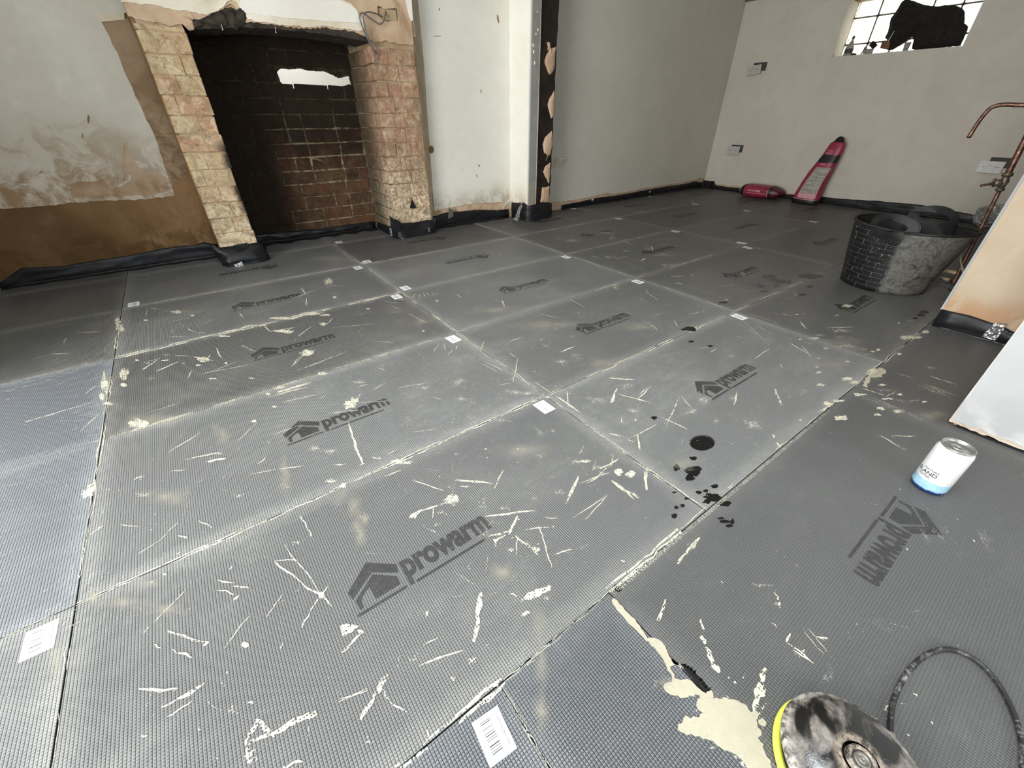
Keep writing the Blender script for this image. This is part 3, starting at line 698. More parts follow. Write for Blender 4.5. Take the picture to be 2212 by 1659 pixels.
# ================================================================== damp proof membrane upstands
def membrane(pts, label, fold=.02, bulge=.012, th=.002, foot=.03, n=14, top_jit=.006, group=None):
    """pts: list of (base xyz, top xyz, outward unit vector); the sheet rises from the floor against the wall"""
    bm = bmesh.new(); cols = []; rows_ = 7
    dense = []
    for (b0, t0, o0), (b1, t1, o1) in zip(pts, pts[1:]):
        L = (Vector(b1) - Vector(b0)).length; m = max(2, int(L / .04))
        for k in range(m):
            f = k / m; dense.append((Vector(b0).lerp(Vector(b1), f), Vector(t0).lerp(Vector(t1), f), Vector(o0).lerp(Vector(o1), f).normalized()))
    b, t, o = pts[-1]; dense.append((Vector(b), Vector(t), Vector(o)))
    for i, (b, t, o) in enumerate(dense):
        col = []; ph = i * 1.7
        f0 = foot * (1 + .3 * math.sin(ph))
        col.append(b + o * f0 + Vector((0, 0, .0015)))
        col.append(b + o * f0 * .5 + Vector((0, 0, .004)))
        for k in range(rows_):
            f = k / (rows_ - 1); bl = bulge * math.sin(math.pi * f) * (.5 + noise.noise(b * 9 + Vector((0, 0, k * .9))) * 1.1)
            p = b.lerp(t, f) + o * (.004 + max(bl, -.002) + (0.004 if k == rows_ - 1 else 0) * abs(noise.noise(b * 5)))
            if k == 0: p.z += .007
            if k == rows_ - 1: p.z += top_jit * noise.noise(b * 13)
            col.append(p)
        cols.append(([bm.verts.new(p) for p in col], [bm.verts.new(p - o * th * (1 if j > 1 else 0) - Vector((0, 0, .001 if j <= 1 else 0))) for j, p in enumerate(col)]))
    for (A, A2), (B, B2) in zip(cols, cols[1:]):
        m = len(A)
        for j in range(m - 1):
            bm.faces.new((A[j], B[j], B[j + 1], A[j + 1])).smooth = True
            bm.faces.new((A2[j], A2[j + 1], B2[j + 1], B2[j])).smooth = True
        bm.faces.new((A[m - 1], B[m - 1], B2[m - 1], A2[m - 1])); bm.faces.new((A[0], A2[0], B2[0], B[0]))
    for A, A2 in (cols[0], cols[-1]):
        for j in range(len(A) - 1): bm.faces.new((A[j], A[j + 1], A2[j + 1], A2[j]))
    bmesh.ops.recalc_face_normals(bm, faces=bm.faces[:])
    return link('damp_proof_membrane', bm_mesh(bm), M_memb, label=label, cat='membrane', group=group)
def top_on(px, Y): p = py_(*px, Y); return (p.x, p.z)
O = (0, -1, 0)
def run(pxs, Y, extra=()):
    return [((x, Y, 0), (x, Y, z), O) for x, z in [top_on(q, Y) for q in pxs]]
membrane([((-.545, YL, 0), (-.545, YL, .03), O)] + run([(23, 594), (45, 579), (136, 574), (253, 555), (320, 543), (380, 532), (420, 529), (441, 524), (468, 527)], YL),
         'long black plastic membrane strip along the tan plaster wall left of the fireplace', bulge=.01)
mj = membrane([((.497, 3.10, 0), (.492, 3.10, .10), (-1, 0, 0)), ((.494, YB, 0), (.470, YB - .01, .14), (-1, 0, 0)), ((.502, YB - .03, 0), (.495, YB - .006, .108), (-.7, -.7, 0)), ((.52, YB - .055, 0), (.52, YB - .006, .112), O), ((.60, YB - .045, 0), (.60, YB - .006, .113), O), ((.715, YB - .05, 0), (.712, YB - .006, .112), (.3, -1, 0)), ((.74, YB - .02, 0), (.722, YB, .108), (1, -.2, 0)), ((.735, YB + .2, 0), (.716, YB + .2, .10), (1, 0, 0))],
         'glossy black membrane wrapped round the foot of the left fireplace jamb', bulge=.03, foot=.012)
# foil tape and the folded flap on that membrane
def patch(name, corners, mat, parent, th=.0015, sub=5, crumple=.0008, **k):
    bm = bmesh.new(); c = [Vector(p) for p in corners]; nn = (c[1] - c[0]).cross(c[3] - c[0]).normalized()
    g = [[c[0].lerp(c[1], i / sub).lerp(c[3].lerp(c[2], i / sub), j / sub) + nn * random.uniform(-crumple, crumple) for i in range(sub + 1)] for j in range(sub + 1)]
    V = [[bm.verts.new(p) for p in r_] for r_ in g]
    for j in range(sub):
        for i in range(sub): bm.faces.new((V[j][i], V[j][i + 1], V[j + 1][i + 1], V[j + 1][i]))
    r = bmesh.ops.solidify(bm, geom=bm.faces[:], thickness=th)
    return link(name, bm_mesh(bm), mat, parent, **k)
yb = YB - .062
patch('foil_tape', [py_(501, 556, yb + .02), py_(516, 553, yb + .02), py_(527, 575, yb - .012), py_(509, 580, yb - .012)], M_foil, mj, label='torn silver foil tape')
patch('folded_flap', [py_(503, 530, YB - .02), py_(534, 524, YB - .02), py_(538, 549, YB - .045), py_(512, 541, YB - .04)], M_memb, mj)
membrane([((x, 3.345, 0), (x, 3.345, z), O) for x, z in ((.72, .07), (.95, .06), (1.15, .05), (1.4, .05), (1.64, .05))], 'black membrane strip along the back of the firebox', bulge=.03, foot=.10)
mr = membrane([((1.655, 3.30, 0), (1.655, 3.30, .05), (-1, 0, 0)), ((1.648, 3.05, 0), (1.652, 3.05, .06), (-1, 0, 0)), ((1.640, YB, 0), (1.650, YB, .10), (-1, -.1, 0)), ((1.652, YB - .045, 0), (1.652, YB - .006, .14), (-.5, -1, 0)), ((1.70, YB - .05, 0), (1.70, YB - .006, .105), O), ((1.80, YB - .035, 0), (1.80, YB - .006, .10), O), ((1.955, YB - .03, 0), (1.953, YB - .006, .10), O), ((1.975, YB, 0), (1.968, YB, .10), (1, 0, 0)), ((1.98, YA - .01, 0), (1.98, YA - .01, .08), (1, 0, 0))],
         'black membrane gathered round the foot of the right brick jamb, a torn spike sticking up', bulge=.02, foot=.01)
sp = PY([(885, 450), (889, 429), (899, 450)], YB - .008)
plate('torn_spike', sp, [], fY(YB - .012), .002, M_memb, mr)
sp = PY([(843, 476), (841, 466), (858, 478), (864, 500), (846, 505)], YB - .05)
plate('torn_spike', sp, [], fY(YB - .05), .002, M_memb, mr)
for c_ in ([(841, 492), (845, 493), (847, 510), (843, 508)], [(866, 513), (874, 515), (878, 519), (869, 518)], [(925, 493), (928, 492), (929, 500), (926, 501)]):
    patch('foil_scrap', [py_(x, y, YB - .058) for x, y in c_], M_foil, mr, .001, 3)
ma = membrane(run([(934, 467), (945, 465), (962, 459), (985, 457), (1030, 453), (1075, 453), (1098, 452)], YA - .012), 'black membrane strip at the foot of the white alcove wall', bulge=.02, foot=.05)
patch('grey_tape', [py_(969, 449, YA - .035), py_(979, 453, YA - .035), py_(979, 468, YA - .045), py_(968, 473, YA - .045)], M_tape, ma, label='strip of dull grey tape')
patch('foil_scrap', [py_(1069, 453, YA - .03), py_(1076, 453, YA - .03), py_(1076, 455, YA - .03), py_(1072, 456, YA - .03)], M_foil, ma, .001, 2)
mp = membrane([((2.812, 2.99, 0), (2.812, 2.99, .125), (-1, 0, 0)), ((2.808, 2.80, 0), (2.808, 2.80, .15), (-1, 0, 0)), ((2.818, 2.755, 0), (2.822, 2.76, .13), (-1, -1, 0)), ((2.90, 2.75, 0), (2.90, 2.758, .135), O), ((3.09, 2.76, 0), (3.09, 2.765, .125), O), ((3.115, 2.80, 0), (3.10, 2.80, .10), (1, -.5, 0)), ((3.12, 2.98, 0), (3.12, 2.98, .06), (1, 0, 0))],
              'black membrane wrapped round the foot of the painted pier', bulge=.012, foot=.012)
patch('foil_tape', [py_(1127, 436, 2.79), py_(1128, 446, 2.79), py_(1118, 476, 2.75), py_(1113, 466, 2.76)], M_foil, mp, .001, 5, .004, label='crumpled silver foil')
patch('foil_tape', [py_(1118, 464, 2.76), py_(1123, 466, 2.76), py_(1118, 478, 2.74), py_(1107, 474, 2.75)], M_foil, mp, .001, 5, .004)
mf = membrane(run([(1212, 443), (1240, 438), (1290, 427), (1340, 421), (1380, 413), (1430, 404), (1480, 397), (1500, 391)], YF - .004) + [((5.83, YF - .01, 0), (5.83, YF - .01, .06), O)], 'black membrane strip along the grey wall of the far bay', bulge=.006, foot=.03)
for x, y in ((1280, 432), (1404, 414)):
    p = py_(x, y, YF - .025); bm = bmesh.new(); bmesh.ops.create_icosphere(bm, subdivisions=2, radius=1)
    for v in bm.verts: v.co = Vector((v.co.x * .018, v.co.y * .005, v.co.z * .012))
    o = link('foil_disc', bm_mesh(bm), M_foil, mf, loc=p)
def topx(px): p = px_(*px, XR); return (p.y, p.z)
OX = (-1, 0, 0)
mw = membrane([((XR - .002, y, 0), (XR - .002, y, z), OX) for y, z in [(2.99, .085), (2.86, .085), (2.83, .045)] + [topx(q) for q in [(1560, 402), (1600, 407), (1640, 410), (1700, 419), (1760, 424), (1831, 430), (1900, 434), (1978, 441), (2051, 454), (2115, 466), (2155, 472)]]], 'black membrane strip along the foot of the wall below the glass block window', bulge=.008, foot=.04)
box('corner_fold', XR - .05, 2.87, .0, XR - .006, 2.99, .085, M_memb, mw, .004)
m2 = membrane([((2.964, y, 0), (2.964, y, z), OX) for y, z in ((-.012, .078), (-.10, .083), (-.17, .078), (-.20, .078), (-.205, .075), (-.24, .060), (-.40, .06))], 'black membrane patch under the tan plaster reveal at the right', bulge=.012, foot=.006)
patch('foil_tape', [px_(2148, 698, 2.95), px_(2176, 700, 2.95), px_(2150, 736, 2.945), px_(2120, 727, 2.945)], M_foil, m2, .001, 5, .002, label='square of silver foil tape')

# ================================================================== rubber trug
def tub_pt(th, f, wall=0.0):
    """round base growing into a figure-of-eight mouth pinched between the handles; th angle, f 0 base .. 1 rim"""
    c, s_ = math.cos(th), math.sin(th)
    rb = .190
    lobe = .256 - .066 * math.exp(-(s_ / .55) ** 2)
    g = f ** 1.6
    r = rb + (lobe - rb) * g + .010 * math.sin(math.pi * f) - wall
    z = .322 * f - .016 * f * f * math.exp(-(s_ / .7) ** 2)
    return Vector((r * c * (1.0 - .05 * g), r * s_ - .012 * g, z))
def make_tub():
    t = empty('rubber_trug', (3.43, .322, .002), 'black rubber trug with two loop handles, crusted with pale dust, beside the copper pipes', 'bucket', -.22)
    s = NT('dusty_black_rubber'); U = s.sep(s.uv()); q = s.pos()
    br = s.n('ShaderNodeTexBrick'); s.put(br.inputs['Vector'], s.comb(s.math('MULTIPLY', U[0], 22.0), s.math('MULTIPLY', U[1], 13.0), 0.0))
    for k_, v_ in (('Scale', 1.0), ('Mortar Size', .016), ('Brick Width', 1.9), ('Row Height', 1.0), ('Mortar Smooth', .3)): br.inputs[k_].default_value = v_
    m = br.outputs['Fac']
    n1 = s.noise(q, 9, 5, .7, 1.5); n2 = s.noise(q, 70, 4, .75); n3 = s.noise(s.comb(s.math('MULTIPLY', U[0], 9.0), s.math('MULTIPLY', U[1], 2.0), 0.0), 3, 5, .7, .8)
    X = s.sep(q)
    # the right side of the tub is caked, the left side shiny
    side = s.ramp(s.math('ADD', X[1], s.math('MULTIPLY', s.math('SUBTRACT', n1, .5), .08)), .27, .30, 1, 0)
    cake = s.math('MULTIPLY', side, s.math('MULTIPLY', s.ramp(n1, .32, .55, .15, 1), s.ramp(n2, .3, .55, .35, 1)))
    c = s.mix(s.math('MULTIPLY', cake, .75), (.010, .010, .011), (.17, .165, .145))
    spk = s.math('MAXIMUM', s.math('MULTIPLY', s.ramp(n2, .60, .68), s.ramp(n1, .45, .6)), s.math('MULTIPLY', m, s.ramp(n3, .30, .62, .08, .8)))
    c = s.mix(s.math('MULTIPLY', spk, s.math('SUBTRACT', 1.0, s.math('MULTIPLY', side, .65))), c, (.36, .35, .30))
    c = s.mix(s.math('MULTIPLY', s.math('MULTIPLY', m, side), .6), c, (.02, .02, .02))
    mat = s.done(c, s.math('ADD', .32, s.math('MULTIPLY', cake, .5)), s.bump(s.math('ADD', s.math('MULTIPLY', m, -1.0), s.math('MULTIPLY', n2, .3)), .7, .004), spec=.4)
    mi = plain('dusty_rubber_inside', (.011, .011, .011), .6, var=.6, scale=12, bump=.5)
    N, R_ = 72, 16
    bm = bmesh.new(); uvl = bm.loops.layers.uv.new('UVMap')
    out = [[bm.verts.new(tub_pt(2 * math.pi * i / N, j / R_)) for i in range(N)] for j in range(R_ + 1)]
    inn = [[bm.verts.new(tub_pt(2 * math.pi * i / N, max(j / R_, .02), .005)) for i in range(N)] for j in range(R_ + 1)]
    for j in range(R_):
        for i in range(N):
            i2 = (i + 1) % N
            f = bm.faces.new((out[j][i], out[j][i2], out[j + 1][i2], out[j + 1][i])); f.smooth = True
            for l, (a, b) in zip(f.loops, ((i, j), (i + 1, j), (i + 1, j + 1), (i, j + 1))): l[uvl].uv = (a / N, b / R_)
            f = bm.faces.new((inn[j][i], inn[j + 1][i], inn[j + 1][i2], inn[j][i2])); f.smooth = True; f.material_index = 1
    for i in range(N):
        i2 = (i + 1) % N; bm.faces.new((out[R_][i], out[R_][i2], inn[R_][i2], inn[R_][i]))
    bm.faces.new(out[0][::-1]); f = bm.faces.new(inn[0]); f.material_index = 1
    link('body', bm_mesh(bm), [mat, mi], t)
    bm = bmesh.new(); tube_bm(bm, [tub_pt(2 * math.pi * i / N, 1) for i in range(N)], .0065, 8, closed=True)
    link('rolled_rim', bm_mesh(bm), mi, t)
    for sg in (-1, 1):
        bm = bmesh.new(); x = sg * (.203 if sg < 0 else .188); hw, hh, z0 = .100, .088, .296
        if sg > 0: z0 += .012
        outer = [(hw * math.cos(a) * (1 if abs(math.cos(a)) < .7 else 1.12), z0 + hh * abs(math.sin(a)) ** .55) for a in [math.pi * k / 28 for k in range(29)]]
        outer += [(-hw * 1.15, z0 - .035), (-hw * .9, z0 - .05), (hw * .9, z0 - .05), (hw * 1.15, z0 - .035)]
        hole = [(.066 * math.cos(a), z0 + .030 + .024 * math.sin(a)) for a in [2 * math.pi * k / 28 for k in range(28)]]
        def to3(u, v, d, sg=sg, x=x, z0=z0): return Vector((x - sg * (u * u) * 2.2 - sg * .10 * max(0, v - z0) + (d if sg < 0 else -d), u - .012, v))
        plate_bm(bm, outer, [hole], to3, .014); bmesh.ops.recalc_face_normals(bm, faces=bm.faces[:])
        bmesh.ops.bevel(bm, geom=[e for e in bm.edges if len(e.link_faces) == 2 and e.calc_face_angle(0) > .9], offset=.004, segments=2, affect='EDGES')
        link('handle', bm_mesh(bm), mi, t, smooth=False)
    return t
make_tub()

# ================================================================== adhesive bags
M_red = plain('maroon_bag_film', (.30, .022, .058), .42, var=.35, scale=14, bump=.7)
M_redd = plain('dark_maroon_film', (.115, .010, .022), .45, var=.3, scale=10, bump=.6)
M_bagblack = plain('black_bag_band', (.008, .007, .008), .5, bump=.3)
M_bagwhite = plain('bag_white_print', (.55, .47, .44), .6, var=.2)
M_pink = plain('bag_pink_print', (.62, .30, .34), .6, var=.2)
M_bagpanel = plain('bag_pale_panel', (.33, .31, .27), .6, var=.25, scale=40)
def sect_bag(prof, mats_of, bend, name, parent, mat_list, N=28, pw=2.6):
    """prof: list of (s, halfwidth, halfthick); bend(s) -> centre, side axis, thick axis"""
    bm = bmesh.new(); rings = []
    for s_, hw, ht in prof:
        c, ax, tx = bend(s_)
        ring = []
        for k in range(N):
            a = 2 * math.pi * k / N; ca, sa = math.cos(a), math.sin(a)
            x = hw * math.copysign(abs(ca) ** (2 / pw), ca); y = ht * math.copysign(abs(sa) ** (2 / pw), sa)
            wr = 1 + .05 * noise.noise(Vector((ca * 2, sa * 2, s_ * 22)))
            ring.append(bm.verts.new(c + ax * x * wr + tx * y * wr))
        rings.append(ring)
    for i, (A, B) in enumerate(zip(rings, rings[1:])):
        for k in range(N):
            f = bm.faces.new((A[k], A[(k + 1) % N], B[(k + 1) % N], B[k])); f.smooth = True; f.material_index = mats_of(i)
    bm.faces.new(rings[0][::-1]).material_index = mats_of(0); bm.faces.new(rings[-1]).material_index = mats_of(len(prof) - 2)
    bmesh.ops.recalc_face_normals(bm, faces=bm.faces[:])
    return link(name, bm_mesh(bm), mat_list, parent)
# standing bag, leaning back on the window wall, its top folded over
b1 = empty('adhesive_bag', (5.74, 1.69, .001), 'tall crumpled maroon adhesive bag standing against the wall, pale printed panel on its front', 'bag')
def bend1(s_):
    lean = .55 * s_ * .36
    return Vector((-.03 + lean * .65, -.12 * s_ + .015 * math.sin(s_ * 9), s_)), Vector((0, 1, 0)), Vector((1, 0, 0))
prof = [(.0, .122, .050), (.012, .128, .062), (.04, .126, .066), (.045, .125, .066), (.10, .120, .068), (.2, .110, .066), (.3, .100, .058), (.36, .092, .05), (.385, .088, .045), (.39, .087, .045), (.42, .083, .04), (.45, .078, .036), (.455, .078, .036), (.50, .074, .034), (.55, .066, .03), (.565, .055, .026), (.57, .045, .02), (.60, .030, .012), (.612, .012, .008)]
def m1(i): return 1 if i in (0, 1, 2) else (1 if i in (8, 9, 10, 11) else (1 if i >= 15 else 0))
sect_bag(prof, m1, bend1, 'bag_body', b1, [M_red, M_bagblack])
def front1(u, z, d=.0):       # u across (photo right = -Y), z up, on the front skin
    import bisect
    for (a, b) in zip(prof, prof[1:]):
        if a[0] <= z <= b[0] and b[0] > a[0]:
            f = (z - a[0]) / (b[0] - a[0]); hw = a[1] + (b[1] - a[1]) * f; ht = a[2] + (b[2] - a[2]) * f; break
    c, ax, tx = bend1(z); q = min(.98, abs(u) / hw)
    return c + ax * u - tx * (ht * (1 - q ** 2.6) ** (1 / 2.6) * 1.03 + .0025 + d)
def skin(name, pts4, mat, parent, fn, d=.0, sub=8, **k):
    bm = bmesh.new(); c = [Vector((*p, 0)) for p in pts4]; g = []
    for j in range(sub + 1):
        g.append([bm.verts.new(fn(*(c[0].lerp(c[1], i / sub).lerp(c[3].lerp(c[2], i / sub), j / sub))[:2], d)) for i in range(sub + 1)])
    for j in range(sub):
        for i in range(sub): bm.faces.new((g[j][i], g[j][i + 1], g[j + 1][i + 1], g[j + 1][i])).smooth = True
    return link(name, bm_mesh(bm), mat, parent, **k)
pn = skin('printed_panel', [(.070, .060), (-.100, .060), (-.086, .345), (.045, .345)], M_bagpanel, b1, front1, label='pale printed instruction panel')
skin('pink_table', [(.068, .062), (-.098, .062), (-.096, .105), (.062, .105)], M_pink, b1, front1, .0012)
for i in range(17):
    z = .115 + i * .0135; w_ = .066 - z * .08; r0 = random.uniform(-.02, .0)
    if i % 5 == 4: continue
    skin('print_line', [(w_ - .008, z), (-.008 + r0, z), (-.008 + r0, z + .0035), (w_ - .008, z + .0035)], M_greyink if i % 3 else M_bagwhite, b1, front1, .0016, 3)
    skin('print_line', [(-.022, z), (-.088 + z * .02, z), (-.088 + z * .02, z + .0035), (-.022, z + .0035)], M_greyink if (i + 1) % 4 else M_bagwhite, b1, front1, .0016, 3)
skin('white_rule', [(.11, .047), (-.11, .047), (-.11, .0505), (.11, .0505)], M_bagwhite, b1, front1, .001)
def words(body, size, u0, z0, width, mat, parent, fn, d=.002, flip=1):
    t = text_mesh(body, size, .0008, 'LEFT'); xs = [v.co.x for v in t.vertices]; a0, a1 = min(xs), max(xs)
    for v in t.vertices: v.co = fn(u0 - flip * (v.co.x - a0) / (a1 - a0) * width, z0 + v.co.y, d)
    return link('print', t, mat, parent)
words('FLEXIBLE', .012, .03, .372, .05, M_pink, b1, front1)
words('Premium', .010, .04, .49, .05, M_pink, b1, front1); words('FLEXIBLE', .010, .05, .47, .06, M_pink, b1, front1)
words('5kg', .011, .05, .085, .02, M_bagwhite, b1, front1, .003)
# lying bag
b2 = empty('adhesive_bag', (5.71, 2.135, .001), 'maroon adhesive bag lying on its side at the wall foot, black ends, white lettering', 'bag')
def bend2(s_): return Vector((.02 * math.sin(s_ * 5), -s_, .066)), Vector((1, 0, 0)), Vector((0, 0, 1))
prof2 = [(-.225, .085, .014), (-.215, .092, .045), (-.205, .098, .058), (-.175, .104, .063), (-.172, .105, .063), (-.12, .108, .065), (.0, .110, .066), (.085, .108, .064), (.088, .108, .064), (.115, .100, .060), (.118, .100, .058), (.15, .092, .050), (.175, .085, .032), (.19, .08, .014)]
o2 = sect_bag(prof2, lambda i: 2 if i == 0 else (1 if i in (1, 2, 3, 8, 9) else (3 if i >= 10 else 0)), bend2, 'bag_body', b2, [M_red, M_bagblack, M_bagwhite, M_redd])
def front2(u, z, d=0):      # u along the bag, z height over the front (-X) face
    ang = (z - .063) / .068; ang = max(-1.1, min(1.3, ang))
    return Vector((-.108 * math.cos(ang) ** .8 - .004 - d, u, .066 + .065 * math.sin(ang))) + Vector((.02 * math.sin(-u * 5), 0, 0))
words('Premium', .018, .125, .074, .075, M_pink, b2, front2, .002); words('SPES', .021, .042, .074, .050, M_bagwhite, b2, front2, .002)
words('Premium floor and wall tile adhesive', .010, .135, .050, .20, M_pink, b2, front2, .002)
skin('dark_badge', [(-.012, .066), (-.05, .066), (-.05, .082), (-.012, .082)], M_redd, b2, front2, .001, 3)
skin('white_rule', [(-.080, .0), (-.084, .0), (-.084, .118), (-.080, .118)], M_bagwhite, b2, front2, .001)
skin('dark_panel', [(.16, .108), (.08, .108), (.07, .124), (.14, .124)], M_redd, b2, front2, .001, 3)

# ================================================================== wall sockets hanging off their boxes
M_plate = plain('dirty_white_plastic', (.44, .43, .39), .4, var=.12, scale=60)
M_boxdark = plain('back_box_shadow', (.055, .05, .04), .7, bump=.2)
def socket(px, yc, zc, label, tilt=0, back=(0, 0), bw=.135, bh=.072):
    y, z = yc, zc
    t = empty('wall_socket', (XR, y, z), label, 'socket')
    p = t
    bm = bmesh.new(); X0, X1 = -.012, .002; a, b = back
    for r_ in ((X1 - .002, a - bw / 2, b - bh / 2, X1, a + bw / 2, b + bh / 2), (X0, a - bw / 2, b - bh / 2, X1, a - bw / 2 + .003, b + bh / 2), (X0, a + bw / 2 - .003, b - bh / 2, X1, a + bw / 2, b + bh / 2), (X0, a - bw / 2, b + bh / 2 - .003, X1, a + bw / 2, b + bh / 2), (X0, a - bw / 2, b - bh / 2, X1, a + bw / 2, b - bh / 2 + .003), (X0 + .002, a - .006, b - bh / 2, X1, a + .006, b + bh / 2)): box_bm(bm, *r_)
    link('back_box', bm_mesh(bm), M_boxdark, p)
    bm = bmesh.new(); box_bm(bm, -.010, -.073, -.043, 0, .073, .043); bmesh.ops.bevel(bm, geom=bm.edges[:], offset=.003, segments=2, affect='EDGES')
    f = link('face_plate', bm_mesh(bm), M_plate, p, loc=(-.022, 0, 0)); f.rotation_euler = (tilt, .12, .10)
    for yy in (-.045, -.030, .030, .045): box('screw_hole', -.0112, yy - .003, -.001, -.0095, yy + .003, .004, M_boxdark, f)
    box('rocker_switch', -.014, -.016, .006, -.009, -.006, .022, M_plate, f, .001); box('rocker_switch', -.014, .006, .006, -.009, .016, .022, M_plate, f, .001)
    tube('loose_wire', [(-.002, a * .4 - .02, b * .5), (-.016, a * .3 - .03, b * .3 - .01), (-.014, -.03, 0)], .003, M_cable, p, 6, 4)
def yz(px): q = px_(*px, XR); return q.y, q.z
socket(0, *yz((1631, 152)), 'white double socket plate hanging loose high on the wall near the far corner', -.10, (-.045, .028))
socket(0, *yz((1586, 325)), 'white double socket plate hanging loose low on the wall near the far corner', 0, (-.030, .022))
socket(0, *yz((2141, 361)), 'white double socket plate on the wall behind the copper pipe valve', 0, (-.04, .035))
# small pale bracket on the far bay wall beside the pier, and a leaning stick
q = py_(1203, 352, YF)
t = empty('wall_bracket', (q.x, YF, q.z), 'small pale plaster ledge bracket stuck out from the far bay wall beside the pier', 'bracket')
bm = bmesh.new(); vs = [bm.verts.new(v) for v in ((-.05, -.006, .035), (.07, -.006, .035), (.05, -.006, -.01), (.02, -.006, -.035), (-.05, -.006, -.035), (-.05, -.06, .035), (.05, -.06, .035))]
for f in ((0, 1, 6, 5), (0, 5, 4), (5, 6, 3, 4), (1, 2, 3, 6), (0, 4, 3, 2, 1)): bm.faces.new([vs[i] for i in f])
bmesh.ops.recalc_face_normals(bm, faces=bm.faces[:]); link('ledge', bm_mesh(bm), M_cream, t)
box('top_lip', -.052, -.064, .035, .074, -.004, .042, M_cream, t, .002); 
st = empty('brush_handle', (3.20, 2.93, .002), 'thin brown stick with a black end leaning behind the pier', 'stick')
a = Vector((.0, -.01, .002)); b = Vector((-.055, .035, .36))
tube('wooden_shaft', [a.lerp(b, .33), b], .009, plain('brown_stick', (.20, .11, .04), .5), st, 10, 1); tube('black_ferrule', [a + Vector((0, 0, .012)), a.lerp(b, .35)], .012, M_memb, st, 10, 1)

# ================================================================== pipework at the right
M_copper = NT('dirty_copper'); s = M_copper; q_ = s.pos(); M_copper = s.done(s.mix(s.ramp(s.noise(q_, 60, 5, .7), .38, .62), (.085, .045, .032), (.22, .12, .085)), s.ramp(s.noise(q_, 35, 4), .3, .7, .28, .6), s.bump(s.noise(q_, 90, 3), .3, .003), .75)
M_brass = plain('dusty_brass', (.14, .11, .08), .45, .55, .4, 50)
vp = empty('copper_pipe', (3.60, .05, .0), 'tall vertical copper pipe with a brass stop valve beside the tub', 'pipe')
P0, P1 = Vector((0, 0, 0)), Vector((0, .025, .86))
o_p = vp.location
bot = px_(2068, 600, 3.6) - o_p; v1 = px_(2161, 408, 3.6) - o_p; v2 = px_(2176, 378, 3.6) - o_p; top_ = px_(2213, 305, 3.6) - o_p
bot.z = .002
tube('lower_pipe', [bot, bot.lerp(v1, .5), v1], .0085, M_copper, vp, 12, 4)
ext = top_ + (top_ - v2).normalized() * .8
tube('upper_pipe', [v2, top_, ext], .0125, M_copper, vp, 12, 4)
bm = bmesh.new(); tube_bm(bm, [v1 - (v2 - v1) * .15, v1 + (v2 - v1) * .05], .0165, 6, cap=True); tube_bm(bm, [v2 - (v2 - v1) * .1, v2 + (v2 - v1) * .15], .020, 6); tube_bm(bm, [v1, v1.lerp(v2, .3), v1.lerp(v2, .5), v1.lerp(v2, .75), v2], [.011, .014, .018, .014, .014], 12)
link('valve_body', bm_mesh(bm), M_brass, vp)
mid = v1.lerp(v2, .5); tip = px_(2118, 401, 3.56) - o_p
tube('valve_spindle', [mid, mid.lerp(tip, .25), mid.lerp(tip, .45)], [.016, .014, .010][0], M_brass, vp, 10, 1)
tube('lever', [mid.lerp(tip, .42), mid.lerp(tip, .7), tip], .0055, M_copper, vp, 8, 2)
tube('lever', [mid.lerp(tip, .62) + Vector((0, 0, 0)), mid.lerp(tip, .45) + Vector((0, .0, .022))], .005, M_copper, vp, 8, 1)
bp = empty('bent_copper_pipe', (3.55, .05, 0), 'bent copper pipe curving down in mid-air at the right edge of the picture', 'pipe')
pts = [px_(x, y, 3.55) - bp.location for x, y in ((2092, 298), (2108, 272), (2124, 250), (2141, 233), (2160, 227), (2185, 226), (2215, 227))]
pts.append(pts[-1] + Vector((0, -.3, -.0)))
tube('pipe_bend', pts, .0085, M_copper, bp, 12, 4)
# where that pipe goes back to the wall, behind the reveal
M_label = plain('clip_plastic', (.5, .48, .44), .4)
for n_, (x0, y0, x1, y1) in enumerate(((2010, 597, 2085, 614), (2034, 583, 2092, 594))):
    X_ = 3.61; a, b = px_(x0, y0, X_), px_(x1, y1, X_); b = b + (b - a).normalized() * .12; b.z = a.z
    e = empty('capped_copper_pipe', (a.x, a.y, 0), 'front one of two short copper tails with splayed taped ends pointing at the tub' if n_ == 0 else 'rear one of two short copper tails with splayed taped ends pointing at the tub', 'pipe')
    L_ = e.location
    tube('copper_tail', [a - L_ + (b - a) * .15, b - L_], .0075, M_copper, e, 10, 1)
    tp = plain('masking_tape', (.50, .40, .24), .8, var=.4, scale=60, bump=.6) if n_ == 0 else bpy.data.materials['masking_tape']
    tube('tape_wrap', [a - L_ + (b - a) * .08, a - L_ + (b - a) * .30], .0095, tp, e, 10, 1)
    d = (a - b).normalized()
    tube('splayed_end', [a - L_ + (b - a) * .12, a - L_ + d * .01 + Vector((0, 0, .012))], .006, tp, e, 8, 1)
    tube('splayed_end', [a - L_ + (b - a) * .12, a - L_ + d * .012 + Vector((0, .0, -.014))], .006, tp, e, 8, 1)
fs = empty('foil_label', (3.56, .085, .001), 'curled silver foil scrap on the floor under the copper tails', 'foil scrap')
bm = bmesh.new(); pr_ = []
for i in range(9):
    a_ = i / 8; ang = a_ * 1.6
    pr_.append([bm.verts.new((.02 * math.sin(ang), .03 - .085 * a_ + .01 * math.cos(ang), .002 + .05 * (1 - a_) * (1 - math.cos(ang) * .3) + .028 * j * (1 - a_ * .4))) for j in (0, 1)])
for A, B in zip(pr_, pr_[1:]): bm.faces.new((A[0], B[0], B[1], A[1])).smooth = True
bmesh.ops.solidify(bm, geom=bm.faces[:], thickness=.0008); link('foil_strip', bm_mesh(bm), M_foil, fs)
hc = empty('thin_hose', (3.5, .07, .002), 'thin dusty loop of hose hanging by the copper pipe foot', 'hose')
